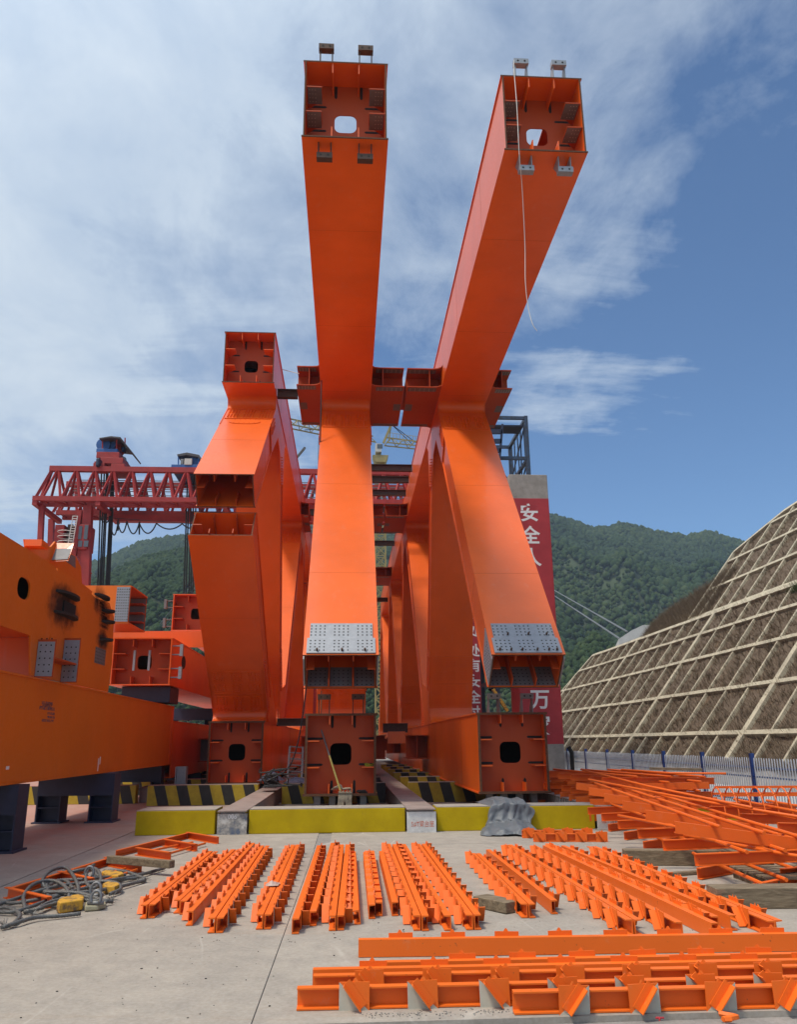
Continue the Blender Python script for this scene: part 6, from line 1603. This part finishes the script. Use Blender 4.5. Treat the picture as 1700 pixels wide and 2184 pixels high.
pts = [aty(686, 792, 23.4), aty(684, 900, 23.4), aty(681, 1000, 23.3), aty(668, 1250, 22.8), aty(655, 1440, 22.4), aty(640, 1560, 22.2), aty(622, 1625, 22.0), aty(600, 1652, 21.7)]
mb = MB(); mb.tube(spline(pts, 8), .02, 6); tag(mb.build('hanging_cable', 'blackcable'), 'black cable hanging down beside the middle truss to the welding set', 'cable')
pts = [aty(1097, 128, 12.72), aty(1097, 152, 12.7), aty(1103, 230, 12.55), aty(1108, 330, 12.5), aty(1114, 400, 13.0), aty(1120, 520, 13.4), aty(1121, 600, 13.4), aty(1127, 655, 13.45), aty(1136, 690, 13.4), aty(1146, 706, 13.4)]
mb = MB(); mb.tube(spline(pts, 10), .007, 6); tag(mb.build('dangling_wire', 'whitecable'), 'thin white wire dangling from the bracket on the right truss upper chord', 'wire')
pts = [aty(602, 788, 24.5), aty(618, 792, 24.2), aty(638, 797, 23.9)]
mb = MB(); mb.tube(spline(pts, 8), .012, 6); tag(mb.build('thin_cable', 'whitecable'), 'thin pale cable between left truss top and middle truss stub', 'cable')
# tarpaulin draped over the yellow wall
rows = []; nx, ny = 46, 64
prof = [(16.9, .45), (16.4, .52), (15.9, .52), (15.72, .44), (15.70, .30), (15.62, .16), (15.35, .14), (15.0, .10), (14.85, .04), (14.8, .02)]
for i in range(ny+1):
    t = i/ny*(len(prof)-1); k = min(int(t), len(prof)-2); f = t-k; y = prof[k][0]*(1-f)+prof[k+1][0]*f; z = prof[k][1]*(1-f)+prof[k+1][1]*f
    row = []; half = .42+.08*mn.noise(Vector((i*.11, 3, 1)))+(.12 if i > ny*.6 else 0); cxx = 2.98+.10*math.sin(i*.09)+(.05 if i > ny*.55 else 0)
    for j in range(nx+1):
        u = -1+2*j/nx; n1 = mn.noise(Vector((u*2.3, i*.06, 5))); n2 = abs(mn.noise(Vector((u*3.2+.5*n1, i*.035, 8)))); n3 = mn.noise(Vector((u*6.5, i*.10, 2)))
        dz = .08*(1-u*u)*(.5+n1)-.07*n2+.012*n3+.016*mn.noise(Vector((u*14, i*.3, 7))); dy = -.10*n2*(1-u*u)+.02*n3-.07*n1
        edge = max(0, abs(u)-.8)/.2
        zz2 = z+dz*(1 if i < ny*.9 else .3)-edge*.10
        row.append((cxx+u*half*(1+.1*n3), y+dy, max(.435 if y > 15.85 else .012, zz2)))
    rows.append(row)
mb = MB(); mb.grid(rows); tag(mb.build('tarpaulin', 'tarp', smooth=True), 'crumpled grey tarpaulin draped over the yellow wall before the right truss', 'tarpaulin')
# litter and marks on the concrete
for (x, y, s, mt, lb) in ((1545, 2176, .10, 'orange_beam', 'curled orange paint scrap on the kerb at the lower right'), (1410, 2180, .035, 'redcol', 'small red plug near the bottom edge'), (1112, 2147, .04, 'orange_beam', 'orange crumb in front of the nearest channel'), (860, 1988, .03, 'hole', 'dark pebble beside the flat-faced channel')):
    mb = MB(); p = gp(x, y, .0); c0_ = [p+Vector((random.gauss(0, s*.4), random.gauss(0, s*.4), .012+random.random()*.01)) for _ in range(5)]; mb.tube(spline(c0_, 4), s*.16, 5); tag(mb.build('litter', mt), lb, 'litter')
mb = MB()
for _ in range(260):
    p = Vector((random.uniform(-3, 3.4), random.uniform(5.5, 9.5), .001)); mb.disc(p, (1, 0, 0), (0, 1, 0), abs(random.gauss(0, .0035))+.0015, random.uniform(.001, .004), 5)
kind(mb.build('grit', 'black_steel'), 'stuff')
mb = MB()
for _ in range(420):
    x, y = random.uniform(.1, 2.8), 5.52+random.gauss(0, .035)
    r = random.uniform(.002, .006); mb.disc((x, y, .001), (1, 0, 0), (0, 1, 0), r, random.uniform(.002, .005), 5)
kind(mb.build('grit', 'dirtconc'), 'stuff')
mb = MB(); p = gp(*c8(1395, 415), .15); crumple(mb, p.x, p.y, .13, .07, .10, .04, 2.2, 16, 16, .6); o = mb.build('plastic_scrap', simple('clear_plastic', (.55, .40, .33), .25, 0, .2, 20, .2), smooth=True); tag(o, 'clear plastic scrap lying across the pair of orange channels', 'plastic scrap')

# ------------------------------------------------------------------ haze
hm, hnt, hb = new_mat('haze_air'); hnt.nodes.remove(hb)
hv = N(hnt, 'ShaderNodeVolumePrincipled'); hv.inputs['Color'].default_value = (.66, .82, 1, 1); hv.inputs['Density'].default_value = .00030; hv.inputs['Anisotropy'].default_value = .2
L(hnt, hv.outputs[0], hnt.nodes['Material Output'].inputs['Volume'])
mb = MB(); mb.box((-1500, -70, -6), (1500, 760, 215)); o = kind(mb.build('haze', hm), 'stuff')
